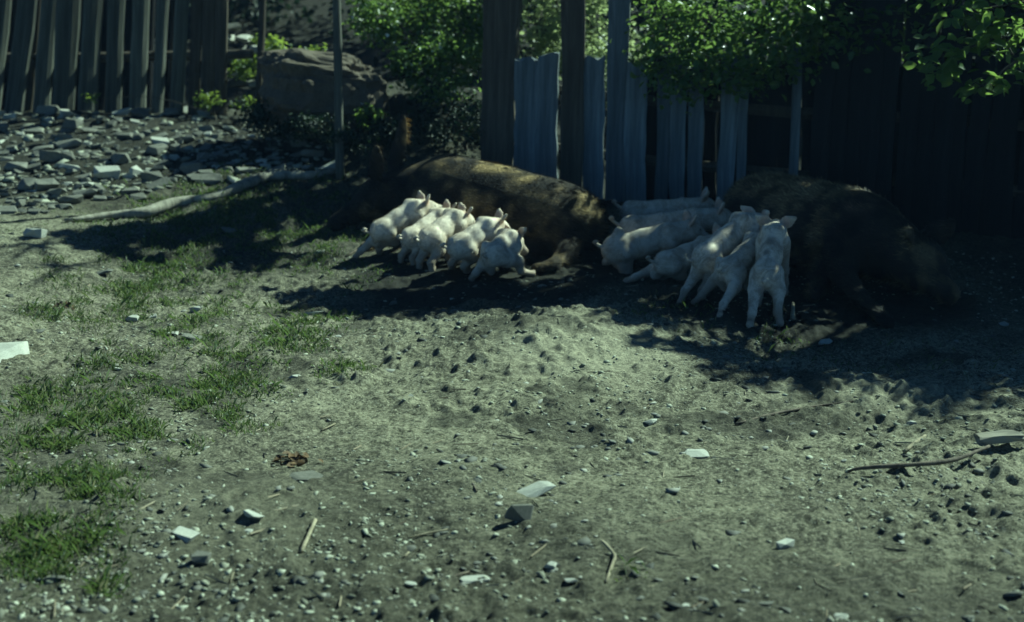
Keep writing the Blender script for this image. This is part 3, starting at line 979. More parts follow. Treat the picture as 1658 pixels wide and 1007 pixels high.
plant('shade_tree', 'spreading tree beyond the right edge that shades the sows', 'tree', G(5.2, 8.6), 1.9,
      [(3.3, 7.6, 2.7, .8, .8, .5), (4.2, 7.4, 3.1, .9, .9, .7), (5.0, 7.2, 3.4, .9, .9, .8), (4.2, 8.6, 3.4, .9, .9, .8), (5.2, 8.8, 3.8, 1, 1, .9), (6.0, 8.0, 3.2, .9, .9, .9), (5.4, 6.6, 2.6, .8, .8, .8), (4.3, 6.9, 2.2, .6, .6, .5), (3.5, 8.2, 3.6, .7, .7, .6), (6.2, 7.0, 3.4, .9, .9, .9), (4.8, 7.8, 2.3, .9, .9, .6), (6.3, 9.3, 3.6, 1, 1, 1), (5.2, 6.4, 3.1, .8, .8, .6), (4.4, 6.3, 2.3, .7, .6, .5), (6.2, 6.3, 3.2, .9, .8, .8), (3.6, 6.6, 1.75, .4, .4, .3), (5.8, 7.6, 4.2, 1, 1, .7), (2.25, 8.3, 3.05, .6, .4, .4), (1.65, 8.05, 2.55, .5, .35, .3), (2.8, 8.1, 3.3, .6, .5, .5)],
      26000, .14, M['leaf_dark'], None, .12, 22, .6, 'crown', cull_shade, 0, 16)

def cull_left(C, r):  # keeps only leaves whose shadow falls on the wanted left areas
    gx = C[:, 0] - SHX * (C[:, 2] - .1); gy = C[:, 1] - SHY * (C[:, 2] - .1)
    n = .25 * rnoise(gx, gy, .5, 81) + .15 * rnoise(gx, gy, .18, 82)
    lg = [gp(px, py) for px, py in ((60, 362), (190, 356), (290, 336), (400, 308), (505, 290), (545, 282))]
    logy = np.interp(gx, [p.x for p in lg], [p.y for p in lg])
    band = (gy < logy - .22 + .3 * n) & (gy > np.interp(gx, [-2.6, -1.6, -.9], [7.3, 6.95, 6.6]) + n) & (gx < -.78 + .3 * n)
    head = np.hypot((gx + 1.25) / .3, (gy - 8.3) / .4) < 1
    far = (gy > logy + .35) & (gx > -1.9) & (rnoise(gx, gy, .35, 83) > .08)
    return ((band & (rnoise(gx, gy, .22, 84) + .5 * rnoise(gx, gy, .09, 85) > -.12) & (r.uniform(0, 1, len(C)) < .8)) | head | far) & ear_gap(C, r)
plant('added_shade_tree', 'unseen tree added behind the fence whose crown hangs over the frame and shades the grass', 'tree', G(1.3, 11.3), 2.0,  # added out of view, crown trimmed to cast the left shade
      [(-.2, 8.9, 2.3, .5, .5, .35), (.4, 9.2, 2.7, .6, .6, .4), (1.0, 9.6, 3.2, .7, .7, .5), (1.6, 9.9, 3.7, .7, .7, .6), (.2, 9.8, 2.5, .6, .6, .4), (.9, 10.3, 3.2, .7, .7, .5), (2.0, 10.6, 4.2, .8, .8, .6), (.3, 9.2, 3.5, .6, .6, .5), (1.0, 9.1, 3.9, .6, .6, .5), (1.5, 10.6, 3.0, .7, .7, .5)],
      16000, .11, M['leaf_dark'], None, .08, 22, .62, 'crown', cull_left, 0, 17)

# trees and shrubs further back that close the view
GB = 'dark trees closing the view behind the fences'
for i, (px, y, h, lab) in enumerate([(120, 15.5, 3.2, 'dark tree behind the left paling fence'), (330, 16.5, 3.2, 'dark tree behind the dry stone wall'), (480, 17.5, 3.4, 'dark tree beyond the boulder and the thin poles'),
                                     (660, 15.5, 3.2, 'dark tree behind the speckled shrub'), (880, 15.0, 3.2, 'dark tree behind the tall boards in the middle'), (1120, 14.0, 3.0, 'dark tree behind the climbing vine'),
                                     (1350, 13.0, 3.0, 'dark tree behind the dark shrub on the right'), (1600, 12.5, 3.2, 'dark tree behind the broadleaf sapling'), (-80, 14.5, 3.0, 'dark tree at the far left behind the palings')]):
    b = base_at(px, y)
    bl = [(b.x + random.uniform(-1.1, 1.1), b.y + random.uniform(-.5, .6), b.z + z, 1.15, .8, .8) for z in (.5, 1.0, 1.5, 2.1, 2.7, 3.2)]
    plant('background_tree', lab, 'tree', b, .8, bl, 4500, .11, M['leaf_far'], GB, .08, 16, .62, 'crown', None, 0, 30 + i)
# low shrubs behind the left sow; near-black leaves put for shade below the boulder
plant('low_bush', 'near-black leaves added for the shade in the hollow under the brown boulder', 'bush', base_at(480, 9.9), .1,
      [B(440, 185, 9.5, 60, 30, .25), B(510, 205, 9.2, 50, 24, .2), B(570, 225, 9.0, 40, 22, .2)], 3600, .03, M['leaf_far'], None, .015, 12, .6, 'crown', None, 0, 51, 'stem')
plant('low_bush', 'dark low bush behind the back of the left sow', 'bush', base_at(760, 9.4), .1,
      [B(720, 190, 9.4, 60, 40, .25), B(790, 200, 9.3, 40, 45, .25), B(640, 215, 9.3, 40, 28, .2)], 3200, .03, M['leaf_far'], None, .015, 12, .6, 'crown', None, 0, 52, 'stem')
plant('low_bush', 'small leafy weeds at the foot of the palings above the rubble', 'bush', base_at(350, 10.7), .05,
      [B(345, 165, 10.7, 26, 14, .12), B(150, 160, 10.8, 16, 8, .06), B(400, 165, 10.5, 20, 14, .1)], 420, .035, M['leaf'], None, .008, 8, .6, 'crown', None, 0, 53, 'stem')

plant('tall_weeds', 'yellowish green weeds growing between the stone wall and the boulder', 'weeds', base_at(455, 11.3), .1,
      [B(445, 82, 11.2, 34, 26, .2), B(490, 90, 11.0, 30, 18, .15), B(400, 110, 11.3, 24, 22, .15)], 900, .05, M['leaf'], None, .008, 12, .6, 'crown', None, 0, 54, 'stem')
# ------------------------------------------------------------------ haze in the backlit air
def haze():
    bm = bmesh.new(); bmesh.ops.create_cube(bm, size=1)
    me = bpy.data.meshes.new('haze'); bm.to_mesh(me); bm.free()
    m = bpy.data.materials.new('haze'); m.use_nodes = True
    t = m.node_tree; t.nodes.remove(t.nodes['Principled BSDF'])
    v = t.nodes.new('ShaderNodeVolumePrincipled')
    v.inputs['Density'].default_value = .0009
    v.inputs['Color'].default_value = (.42, .62, 1.0, 1)
    v.inputs['Anisotropy'].default_value = .25
    t.links.new(v.outputs[0], t.nodes['Material Output'].inputs['Volume'])
    o = obj('haze', me, m, None, (0, 24, 4.5), None, (110, 76, 12))
    tag(o, kind='stuff')
haze()

# ------------------------------------------------------------------ animals: implicit bodies
def surface_nets(D, org, vox):
    """vectorised naive surface nets; D is a 3-D distance field"""
    neg = D < 0
    nx, ny, nz = D.shape
    cnt = np.zeros((nx - 1, ny - 1, nz - 1), int)
    pos = np.zeros((nx - 1, ny - 1, nz - 1, 3)); ne = np.zeros((nx - 1, ny - 1, nz - 1))
    cor = [(i, j, k) for i in (0, 1) for j in (0, 1) for k in (0, 1)]
    def sl(c): return D[c[0]:nx - 1 + c[0], c[1]:ny - 1 + c[1], c[2]:nz - 1 + c[2]]
    for a in cor:
        for ax in range(3):
            if a[ax]: continue
            b = list(a); b[ax] = 1; b = tuple(b)
            da, db = sl(a), sl(b)
            x = (da < 0) != (db < 0)
            t = np.where(x, da / np.where(x, da - db, 1), 0)
            for q in range(3):
                pos[..., q] += np.where(x, a[q] + (t if q == ax else 0), 0)
            ne += x
    act = ne > 0
    idx = -np.ones(act.shape, int); idx[act] = np.arange(act.sum())
    g = np.argwhere(act)
    V = (g + pos[act] / ne[act][:, None]) * vox + org
    F = []
    for ax in range(3):
        o1, o2 = [(1, 2), (2, 0), (0, 1)][ax]
        A = neg; s0 = [slice(None)] * 3; s1 = [slice(None)] * 3
        s0[ax] = slice(0, -1); s1[ax] = slice(1, None)
        ch = A[tuple(s0)] != A[tuple(s1)]
        e = np.argwhere(ch)
        e = e[(e[:, o1] > 0) & (e[:, o2] > 0) & (e[:, o1] < D.shape[o1] - 1) & (e[:, o2] < D.shape[o2] - 1)]
        f = []
        for u, v in ((-1, -1), (0, -1), (0, 0), (-1, 0)):
            q = e.copy(); q[:, o1] += u; q[:, o2] += v
            f.append(idx[q[:, 0], q[:, 1], q[:, 2]])
        f = np.stack(f, 1)
        ins = neg[e[:, 0], e[:, 1], e[:, 2]]
        f[~ins] = f[~ins][:, ::-1]
        F.append(f)
    F = np.concatenate(F)
    F = F[(F >= 0).all(1)]
    return V, F

def organic(name, prims, vox, k0):
    """prims: ('c', a, b, ra, rb, k) round cones; ('e', centre, axes 3x3 rows, radii, k) ellipsoids; returns V, F, owner distances"""
    lo = np.full(3, 1e9); hi = -lo
    for p in prims:
        if p[0] == 'c':
            for q, rr in ((p[1], p[3]), (p[2], p[4])):
                lo = np.minimum(lo, np.array(q) - rr); hi = np.maximum(hi, np.array(q) + rr)
        else:
            m = max(p[3]); lo = np.minimum(lo, np.array(p[1]) - m); hi = np.maximum(hi, np.array(p[1]) + m)
    lo -= 3 * vox; hi += 3 * vox
    n = np.ceil((hi - lo) / vox).astype(int) + 1
    ax = [lo[i] + vox * np.arange(n[i]) for i in range(3)]
    X = np.stack(np.meshgrid(*ax, indexing='ij'), -1)
    D = None
    for p in prims:
        k = p[-1] if p[-1] is not None else k0
        if p[0] == 'c':
            a = np.array(p[1]); b = np.array(p[2]); ab = b - a
            t = np.clip(((X - a) @ ab) / max(ab @ ab, 1e-9), 0, 1)
            d = np.linalg.norm(X - a - t[..., None] * ab, axis=-1) - (p[3] + (p[4] - p[3]) * t)
        else:
            q = (X - np.array(p[1])) @ np.array(p[2]).T
            rr = np.array(p[3])
            k1 = np.linalg.norm(q / rr, axis=-1); k2 = np.linalg.norm(q / (rr * rr), axis=-1)
            d = k1 * (k1 - 1) / np.maximum(k2, 1e-6)
        if D is None: D = d
        else:
            h = np.clip(.5 + .5 * (D - d) / k, 0, 1)
            D = D * (1 - h) + d * h - k * h * (1 - h)
    return surface_nets(D, lo, vox)

def frame(fwd, up=Vector((0, 0, 1))):
    f = fwd.normalized(); s = f.cross(up).normalized(); u = s.cross(f).normalized()
    return f, s, u

def axes_rows(*vs):
    return [list(v.normalized()) for v in vs]

def chainc(prims, pts, rads, k):
    for a, b, ra, rb in zip(pts[:-1], pts[1:], rads[:-1], rads[1:]):
        prims.append(('c', tuple(a), tuple(b), ra, rb, k))

def piglet(label, rump, chest, head, snout, feet, s=1.0, tail=None, upv=None, seed=0, ear=.6, fat=.86, spots=(), group='suckling piglets', clean=1.0):
    """one continuous piglet body. rump, chest, head, snout: world points; feet: [(point, hind?, side)]"""
    rump, chest, head, snout = [Vector(v) for v in (rump, chest, head, snout)]
    up = Vector(upv) if upv else Vector((0, 0, 1))
    f, sd, u = frame(chest - rump, up)
    r = random.Random(seed)
    pr = []
    R = s * fat
    mid = rump.lerp(chest, .5) - u * .006 * s
    pr.append(('e', tuple(rump), axes_rows(f, sd, u), (.078 * R, .057 * R, .068 * R), .03 * s))
    chainc(pr, [rump, mid, chest], [.054 * R, .058 * R, .056 * R], .024 * s)
    pr.append(('e', tuple(rump.lerp(chest, .5) - u * .010 * s), axes_rows(f, sd, u), ((chest - rump).length * .50, .056 * R, .068 * R), .024 * s))
    chainc(pr, [rump + u * .052 * R - f * .02 * s, mid + u * .050 * R, chest + u * .050 * R], [.014 * s, .013 * s, .015 * s], .03 * s)      # backbone
    for sg in (-1, 1):                   # hip and shoulder bones
        pr.append(('e', tuple(rump + f * .02 * s + sd * sg * .036 * R + u * .040 * R), axes_rows(f, sd, u), (.03 * s, .018 * s, .018 * s), .02 * s))
        pr.append(('e', tuple(chest + sd * sg * .044 * R + u * .012 * s), axes_rows(u, sd, f), (.05 * s, .018 * s, .034 * s), .02 * s))
    hf, hs, hu = frame(snout - head, up)
    nk = chest.lerp(head, .5)
    chainc(pr, [chest, nk, head], [.056 * s, .050 * s, .044 * s], .025 * s)
    pr.append(('e', tuple(head), axes_rows(hf, hs, hu), (.056 * s, .042 * s, .045 * s), .02 * s))
    for sg in (-1, 1):                   # cheeks
        pr.append(('e', tuple(head + hs * .020 * s * sg - hu * .016 * s + hf * .006 * s), axes_rows(hf, hs, hu), (.036 * s, .024 * s, .03 * s), .02 * s))
    tip = head + hf * .105 * s - hu * .010 * s
    chainc(pr, [head + hf * .02 * s, tip], [.035 * s, .020 * s], .018 * s)
    pr.append(('c', tuple(tip - hf * .002 * s), tuple(tip + hf * .007 * s), .0225 * s, .021 * s, .006 * s))
    ears = []
    for sg in (-1, 1):
        e0 = head - hf * .020 * s + hs * .030 * s * sg + hu * .030 * s
        ed = (hu * (.15 + .75 * ear) + hs * sg * .62 + hf * (.05 - .45 * (1 - ear))).normalized()
        en = (hf * .9 + hs * sg * .5 + hu * (.6 - ear)).normalized(); ew = ed.cross(en).normalized(); en = ew.cross(ed).normalized()
        c = e0 + ed * .026 * s
        pr.append(('e', tuple(c), axes_rows(ed, ew, en), (.036 * s, .031 * s, .0080 * s), .008 * s))
        pr.append(('e', tuple(c + ed * .022 * s), axes_rows(ed, ew, en), (.034 * s, .017 * s, .0075 * s), .008 * s))
        ears.append(c)
    hoofs = []
    for pt, hind, sg in feet:
        pt = Vector(pt)
        if hind:
            hip = rump + f * .024 * s + sd * sg * .034 * R - u * .018 * s
            d = pt - hip
            knee = hip + d * .42 + f * .030 * s + sd * sg * .008 * s
            hock = hip + d * .70 - f * .022 * s
            chainc(pr, [hip, knee, hock, pt], [.046 * s, .030 * s, .0175 * s, .0145 * s], .016 * s)
            pr.append(('e', tuple(hip.lerp(knee, .35)), axes_rows((knee - hip), sd, (knee - hip).cross(sd)), (.060 * s, .030 * s, .046 * s), .02 * s))
        else:
            hip = chest + sd * sg * .040 * s - u * .030 * s - f * .01 * s
            d = pt - hip
            knee = hip + d * .52 - f * .010 * s
            chainc(pr, [hip, knee, hip + d * .8, pt], [.040 * s, .024 * s, .0175 * s, .0155 * s], .02 * s)
        toe = pt + f * .012 * s + Vector((0, 0, .004))
        pr.append(('c', tuple(pt), tuple(toe), .0185 * s, .014 * s, .006 * s))
        hoofs.append(toe)
    t0 = rump - f * .066 * s + u * .030 * s
    if tail is None: tail = [(-.022, 0, .020), (-.036, .010, .036), (-.030, .022, .044), (-.018, .022, .036)]
    tp = [t0] + [t0 + f * a * s + sd * b * s + u * c * s for a, b, c in tail]
    chainc(pr, tp, [.010 * s] + [.0075 * s] * (len(tp) - 2) + [.006 * s], .006 * s)
    V, F = organic('piglet', pr, .0073 * s, .03)
    org = Vector((rump.x, rump.y, float(H(rump.x, rump.y))))
    me = mesh_np('piglet', V - np.array(org), F, True)
    # skin colours: cream body, pink-brown ears and snout, muddy feet, a few grimy spots
    c = np.tile(np.array([.70, .63, .48]) * clean, (len(V), 1))  # cream scaled per piglet, dimmed for the litter in shade
    def paint(center, rad, col, soft=.5, amt=1.0):
        d = np.linalg.norm(V - np.array(center), axis=1) / rad
        k = (amt * sstep(1.0, soft, d))[:, None]
        c[:] = c * (1 - k) + np.array(col) * k
    for e in ears: paint(e, .045 * s, (.46, .30, .20), .3, .85)
    paint(tip + hf * .01 * s, .04 * s, (.55, .36, .27), .4, .9)
    for h in hoofs:
        paint(h, .06 * s, (.42, .33, .20), .2, .8); paint(h, .022 * s, (.09, .07, .045), .6, .9)
    for sg in (-1, 1): paint(head + hf * .034 * s + hs * .036 * s * sg + hu * .020 * s, .0085 * s, (.02, .015, .01), .7)
    paint(rump - f * .085 * s - u * .008 * s, .035 * s, (.30, .20, .14), .2, .8)
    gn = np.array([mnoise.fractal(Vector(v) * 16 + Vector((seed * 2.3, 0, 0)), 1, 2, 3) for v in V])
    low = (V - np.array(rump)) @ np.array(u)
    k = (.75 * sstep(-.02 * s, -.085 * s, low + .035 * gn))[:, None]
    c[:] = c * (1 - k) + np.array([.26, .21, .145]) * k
    for a, b, cc, rad in spots:
        paint(rump.lerp(chest, a) + sd * b * s + u * cc * s, rad * s, (.09, .08, .06), .35, .8)
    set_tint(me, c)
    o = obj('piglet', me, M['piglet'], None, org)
    tag(o, label, 'piglet', group)
    nr = np.zeros(len(V) * 3, np.float32); me.vertices.foreach_get('normal', nr); nrm = nr.reshape(-1, 3)
    rg = np.random.default_rng(seed + 70)
    ii = rg.integers(0, len(F), 5000); wts = rg.dirichlet((1, 1, 1), len(ii)); tri = F[ii][:, :3]
    p = (V[tri] * wts[..., None]).sum(1) - np.array(org); nn = (nrm[tri] * wts[..., None]).sum(1)
    d = -np.array(f)[None] * .7 + nn * .6 + rg.normal(0, .25, (len(ii), 3))
    d /= np.linalg.norm(d, axis=1, keepdims=True)
    q = np.cross(d, nn); q /= np.linalg.norm(q, axis=1, keepdims=True) + 1e-6
    L = rg.uniform(.006, .014, len(ii))[:, None]; wd = .0005
    hm = mesh_np('hair', np.stack([p - q * wd, p + q * wd, p + d * L], 1).reshape(-1, 3), np.arange(len(ii) * 3).reshape(-1, 3))
    set_tint(hm, np.repeat(np.clip(c[tri[:, 0]] * 1.1, 0, 1), 3, 0))
    ho = obj('hair', hm, M['bristle'], o); ho['kind'] = 'stuff'
    return o

def gz(px, py, y):
    p = at(px, py, y); return p
def foot(px, py):
    p = gp(px, py); p.z += .012; return p

# ---- left litter
gl, gr = 'piglets suckling at the left sow', 'piglets suckling at the right sow'
def autofeet(rump, chest, spread=.05, hs=(-.03, .02), fs=(0, .02), side=None):
    rump, chest = Vector(rump), Vector(chest)
    f = (chest - rump); f.z = 0; f.normalize(); sd = Vector((f.y, -f.x, 0))
    out = []
    for sg in (-1, 1):
        a = rump + f * hs[0] + sd * sg * spread; out.append((G(a.x, a.y, .014), True, sg))
        b = chest + f * fs[0] + sd * sg * spread; out.append((G(b.x, b.y, .014), False, sg))
    return out

def pig_from(label, rp, ry, hp, hy, feet=None, s=1.0, seed=0, group=gl, arch=.02, look=None, **kw):
    """rump pixel/depth, head pixel/depth"""
    a = at(rp[0], rp[1], ry); h = at(hp[0], hp[1], hy)
    ax = (h - a)
    chest = a + ax * .70 + Vector((0, 0, arch))
    sn = h + (Vector(look) if look else Vector((.10, .05, -.05)))
    ft = feet if feet is not None else autofeet(a, chest)
    return piglet(label, a, chest, h, sn, ft, s, seed=seed, group=group, **kw)

up_ = lambda px, py, dz: gp(px, py) + Vector((0, 0, dz))
pig_from('leftmost piglet of the left litter, tail up, one hind leg stretched back', (617, 374), 7.36, (692, 338), 7.56,
         [(foot(576, 420), True, -1), (foot(614, 412), True, 1), (up_(668, 405, .05), False, 1), (up_(668, 395, .05), False, -1)], 1.10, 1, gl, .035, (.10, .05, .0), ear=.95)
pig_from('piglet second from the left in the left litter, mostly hidden between its neighbours', (664, 386), 7.26, (728, 350), 7.55, None, 1.0, 2, gl, .03, (.10, .05, -.04), ear=.9)
pig_from('piglet in the middle of the left litter with its back lit', (694, 388), 7.14, (752, 358), 7.40, None, 1.14, 3, gl, .04, (.09, .04, -.06), ear=.5)
pig_from('plump piglet fourth from the left in the left litter with brown ear', (744, 400), 6.98, (808, 370), 7.18,
         [(foot(756, 442), True, 1), (foot(732, 436), True, -1), (up_(800, 425, .04), False, 1), (up_(785, 418, .04), False, -1)], 1.18, 4, gl, .03, (.09, .02, -.07), ear=.5)
pig_from('rightmost piglet of the left litter squatting with hind legs spread wide', (798, 414), 6.88, (832, 390), 7.10,
         [(foot(764, 454), True, -1), (foot(862, 447), True, 1), (up_(838, 428, .03), False, 1), (up_(812, 425, .03), False, -1)], 1.12, 5, gl, .03, (.06, .07, -.06), ear=.2)

# ---- right litter
pig_from('farthest piglet of the right litter lying along the fence side', (1024, 344), 7.85, (1142, 334), 7.85, None, 1.2, 6, gr, -.01, (.10, -.01, -.03), ear=.9, clean=.85)
pig_from('piglet second from the back in the right litter with dark curled mark on its flank', (1022, 370), 7.50, (1168, 352), 7.55, None, 1.25, 7, gr, .0, (.10, .0, -.03), spots=((.08, .055, .045, .02), (.30, .06, .05, .022)), clean=.85)
pig_from('greyish piglet third from the back in the right litter, haunch to the left', (998, 404), 7.18, (1118, 372), 7.25,
         [(foot(980, 430), True, 1), (foot(1006, 438), True, -1), (gp(1090, 410), False, 1), (gp(1080, 405), False, -1)], 1.2, 8, gr, .0, (.10, .02, -.04), spots=((.3, .05, .05, .03),), fat=.98, clean=.75)
pig_from('piglet lying low in the right litter with one hind leg stretched to the left', (1078, 426), 6.82, (1168, 392), 6.95,
         [(foot(1014, 459), True, -1), (foot(1072, 456), True, 1), (gp(1140, 440), False, 1), (gp(1150, 430), False, -1)], 1.1, 9, gr, .0, (.09, .03, -.04), clean=.9)
pig_from('brightest piglet of the right litter, back arched up and tail raised', (1140, 418), 6.48, (1228, 362), 6.70,
         [(foot(1102, 494), True, -1), (foot(1136, 490), True, 1), (up_(1195, 462, .03), False, 1), (up_(1195, 455, .03), False, -1)], 1.16, 10, gr, .05, (.09, .06, -.05), tail=[(-.02, 0, .02), (-.03, .002, .045), (-.022, .006, .06)], ear=.1, clean=1.05)
pig_from('piglet second from the front in the right litter, standing with legs apart', (1180, 438), 6.28, (1240, 390), 6.58,
         [(foot(1124, 494), True, -1), (foot(1166, 516), True, 1), (up_(1222, 470, .02), False, 1), (up_(1210, 470, .02), False, -1)], 1.06, 11, gr, .03, (.07, .07, -.05), clean=.92)
pig_from('nearest piglet of the right litter seen from behind, climbing the sow', (1240, 446), 6.10, (1256, 372), 6.42,
         [(foot(1214, 530), True, -1), (foot(1263, 528), True, 1), (up_(1226, 500, .0), False, -1), (up_(1270, 485, .04), False, 1)], 1.14, 12, gr, .035, (.03, .10, .0), ear=.35, spots=((.62, .0, .062, .03), (.35, -.01, .066, .028)), clean=.95)

# ------------------------------------------------------------------ sows
def sow(label, rump, chest, head, snout, belly, legs, ears, s=1.0, seed=0, patches=(), extra=(), cat='pig'):
    """sow lying on her side; belly: direction her belly faces; legs: lists of (points, radii); ears: (base, tip, facing)"""
    rump, chest, head, snout = [Vector(v) for v in (rump, chest, head, snout)]
    bl = Vector(belly).normalized()
    f = (chest - rump).normalized(); sd = f.cross(bl).normalized(); u = sd.cross(f).normalized() * -1
    bl = (bl - f * bl.dot(f)).normalized(); up = f.cross(bl).normalized()
    if up.z < 0: up = -up
    pr = []
    mid = rump.lerp(chest, .5) + bl * .03
    pr.append(('e', tuple(rump - f * .02), axes_rows(f, bl, up), (.30 * s, .25 * s, .22 * s), .14))
    pr.append(('e', tuple(mid), axes_rows(f, bl, up), (.56 * s, .285 * s, .262 * s), .14))
    pr.append(('e', tuple(chest), axes_rows(f, bl, up), (.30 * s, .25 * s, .225 * s), .14))
    nk = chest.lerp(head, .55)
    chainc(pr, [chest, nk, head], [.20 * s, .165 * s, .135 * s], .07)
    hf, hs, hu = frame(snout - head, -bl)
    pr.append(('e', tuple(head + hf * .02), axes_rows(hf, hs, hu), (.17 * s, .125 * s, .135 * s), .05))
    chainc(pr, [head + hf * .08 * s, snout - hf * .02], [.105 * s, .058 * s], .05)
    pr.append(('c', tuple(snout - hf * .03), tuple(snout), .060 * s, .058 * s, .015))
    for pts, rad in legs:
        chainc(pr, [Vector(p) for p in pts], [q * s for q in rad], .045)
    for b, t, fc in ears:
        b, t = Vector(b), Vector(t)
        ed = (t - b).normalized(); en = Vector(fc); ew = ed.cross(en).normalized(); en = ew.cross(ed).normalized()
        L = (t - b).length
        for fr, ln, wd_, bend in ((.30, .34, .072, 0), (.55, .30, .062, .012), (.76, .22, .044, .03), (.90, .13, .026, .05)):
            pr.append(('e', tuple(b.lerp(t, fr) + en * bend), axes_rows(ed, ew, en), (L * ln, wd_ * s, .012), .014))
    # two rows of teats along the belly
    for i in range(6):
        for row in (-1, 1):
            c = rump.lerp(chest, .02 + i * .19) + bl * .285 * s + up * (.07 * row - .02)
            pr.append(('e', tuple(c), axes_rows(f, bl, up), (.035, .03, .03), .03)); pr.append(('c', tuple(c), tuple(c + bl * .045), .013, .010, .012))
    # tail
    t0 = rump - f * .26 * s - bl * .08
    chainc(pr, [t0, t0 - f * .05 + up * .01, t0 - f * .08 + up * .05 + bl * .03, t0 - f * .05 + up * .08], [.02, .014, .012, .010], .02)
    V, F = organic('sow', pr, .0165, .06)
    org = Vector(((rump.x + chest.x) / 2, (rump.y + chest.y) / 2, float(H((rump.x + chest.x) / 2, (rump.y + chest.y) / 2))))
    Vn = np.array([mnoise.fractal(Vector(v) * 3.2 + Vector((seed * 3.1, 0, 0)), 1, 2, 4) for v in V])
    Vm = np.array([mnoise.fractal(Vector(v) * 9 + Vector((5, seed, 0)), 1, 2, 3) for v in V])
    Vf = np.array([mnoise.noise(Vector(v) * 14 + Vector((0, seed, 0))) for v in V])
    c = np.tile(np.array([.026, .021, .013]), (len(V), 1))
    k = sstep(.05, .5, Vn + .25 * Vf)[:, None]
    c = c * (1 - k) + np.array([.16, .12, .055]) * k
    def paint(center, rad, col, amt):
        d = np.linalg.norm(V - np.array(center), axis=1) / rad + .35 * Vn
        kk = (amt * sstep(1.0, .45, d))[:, None]
        c[:] = c * (1 - kk) + np.array(col) * kk
    for cen, rad, col, amt in patches: paint(cen, rad, col, amt)
    c *= (1 - .75 * sstep(-.05, .45, Vm))[:, None]
    me = mesh_np('sow', V - np.array(org), F, True)
    set_tint(me, c)
    o = obj('sow', me, M['sow'], None, org)
    tag(o, label, cat)
    # coarse bristles lying backwards over the hide
    nrm = np.zeros((len(V), 3)); me.vertices.foreach_get('normal', nr := np.zeros(len(V) * 3, np.float32)); nrm = nr.reshape(-1, 3)
    r = np.random.default_rng(seed + 5)
    ii = r.integers(0, len(F), 26000)
    wts = r.dirichlet((1, 1, 1), len(ii))
    tri = F[ii][:, :3]
    p = (V[tri] * wts[..., None]).sum(1) - np.array(org); nn = (nrm[tri] * wts[..., None]).sum(1); cc = c[tri[:, 0]]
    keep = (nn @ np.array(bl)) < .9
    p, nn, cc = p[keep], nn[keep], cc[keep]
    n = len(p)
    d = -np.array(f)[None] * .9 + nn * .42 + r.normal(0, .22, (n, 3)) + np.array([0, 0, -.15])
    d /= np.linalg.norm(d, axis=1, keepdims=True)
    L = r.uniform(.02, .05, n)[:, None]
    q = np.cross(d, nn); q /= np.linalg.norm(q, axis=1, keepdims=True) + 1e-6
    wd = .0019
    HV = np.stack([p - q * wd, p + q * wd, p + d * L], 1).reshape(-1, 3)
    hm = mesh_np('bristles', HV, np.arange(n * 3).reshape(n, 3))
    set_tint(hm, np.repeat(np.clip(cc * r.uniform(.8, 1.5, (n, 1)), 0, 1), 3, 0))
    ho = obj('bristles', hm, M['bristle'], o)
    ho['kind'] = 'stuff'
    return o

# left sow: head at the back left, belly towards the piglets
Lr, Lc = Vector((.29, 7.70, .25)), Vector((-.42, 8.12, .36))
Lh = Vector((-.86, 8.18, .33)); Ls = Vector((-1.16, 8.0, .16))
lit_ginger = (.34, .255, .105)  # ginger patches brightened where sun dapples the left sow
sow('dark ginger bristled sow lying on her side, one big ear upright, left of the yard', Lr, Lc, Lh, Ls, (-.35, -.9, -.25),
    [([Lr + Vector((.08, -.10, -.08)), Vector((.33, 7.36, .10)), Vector((.24, 7.16, .06)), gp(868, 444) + Vector((0, 0, .03))], [.12, .065, .038, .034]),
     ([Lr + Vector((.02, -.12, -.12)), Vector((.05, 7.45, .08)), Vector((-.02, 7.2, .06))], [.14, .08, .04]),
     ([Lc + Vector((-.05, -.15, -.05)), Vector((-.72, 7.78, .16)), Vector((-.92, 7.55, .09))], [.12, .065, .036]),
     ([Lc + Vector((-.02, -.18, -.12)), Vector((-.60, 7.72, .06)), Vector((-.75, 7.5, .05))], [.11, .06, .034])],
    [(Lh + Vector((.05, .02, .10)), at(662, 186, 8.15), (-.55, -.8, .1)), (Lh + Vector((-.06, -.08, .10)), at(618, 232, 8.0), (-.4, -.9, .2))],
    1.0, 1,
    [((-.12, 7.88, .60), .17, lit_ginger, .95), ((.06, 7.72, .55), .13, lit_ginger, .9), ((.46, 7.52, .36), .15, lit_ginger, .9), ((.42, 7.52, .28), .09, lit_ginger, .9), ((-.48, 7.92, .55), .10, lit_ginger, .7), ((-.25, 7.72, .35), .12, lit_ginger, .8), ((-.6, 7.9, .35), .08, lit_ginger, .7), (at(668, 200, 8.12), .08, (.42, .29, .11), .95), (at(668, 228, 8.12), .08, (.40, .28, .11), .95), (at(625, 236, 8.0), .07, (.36, .25, .10), .9)])  # ear patches paint the sunlit rims
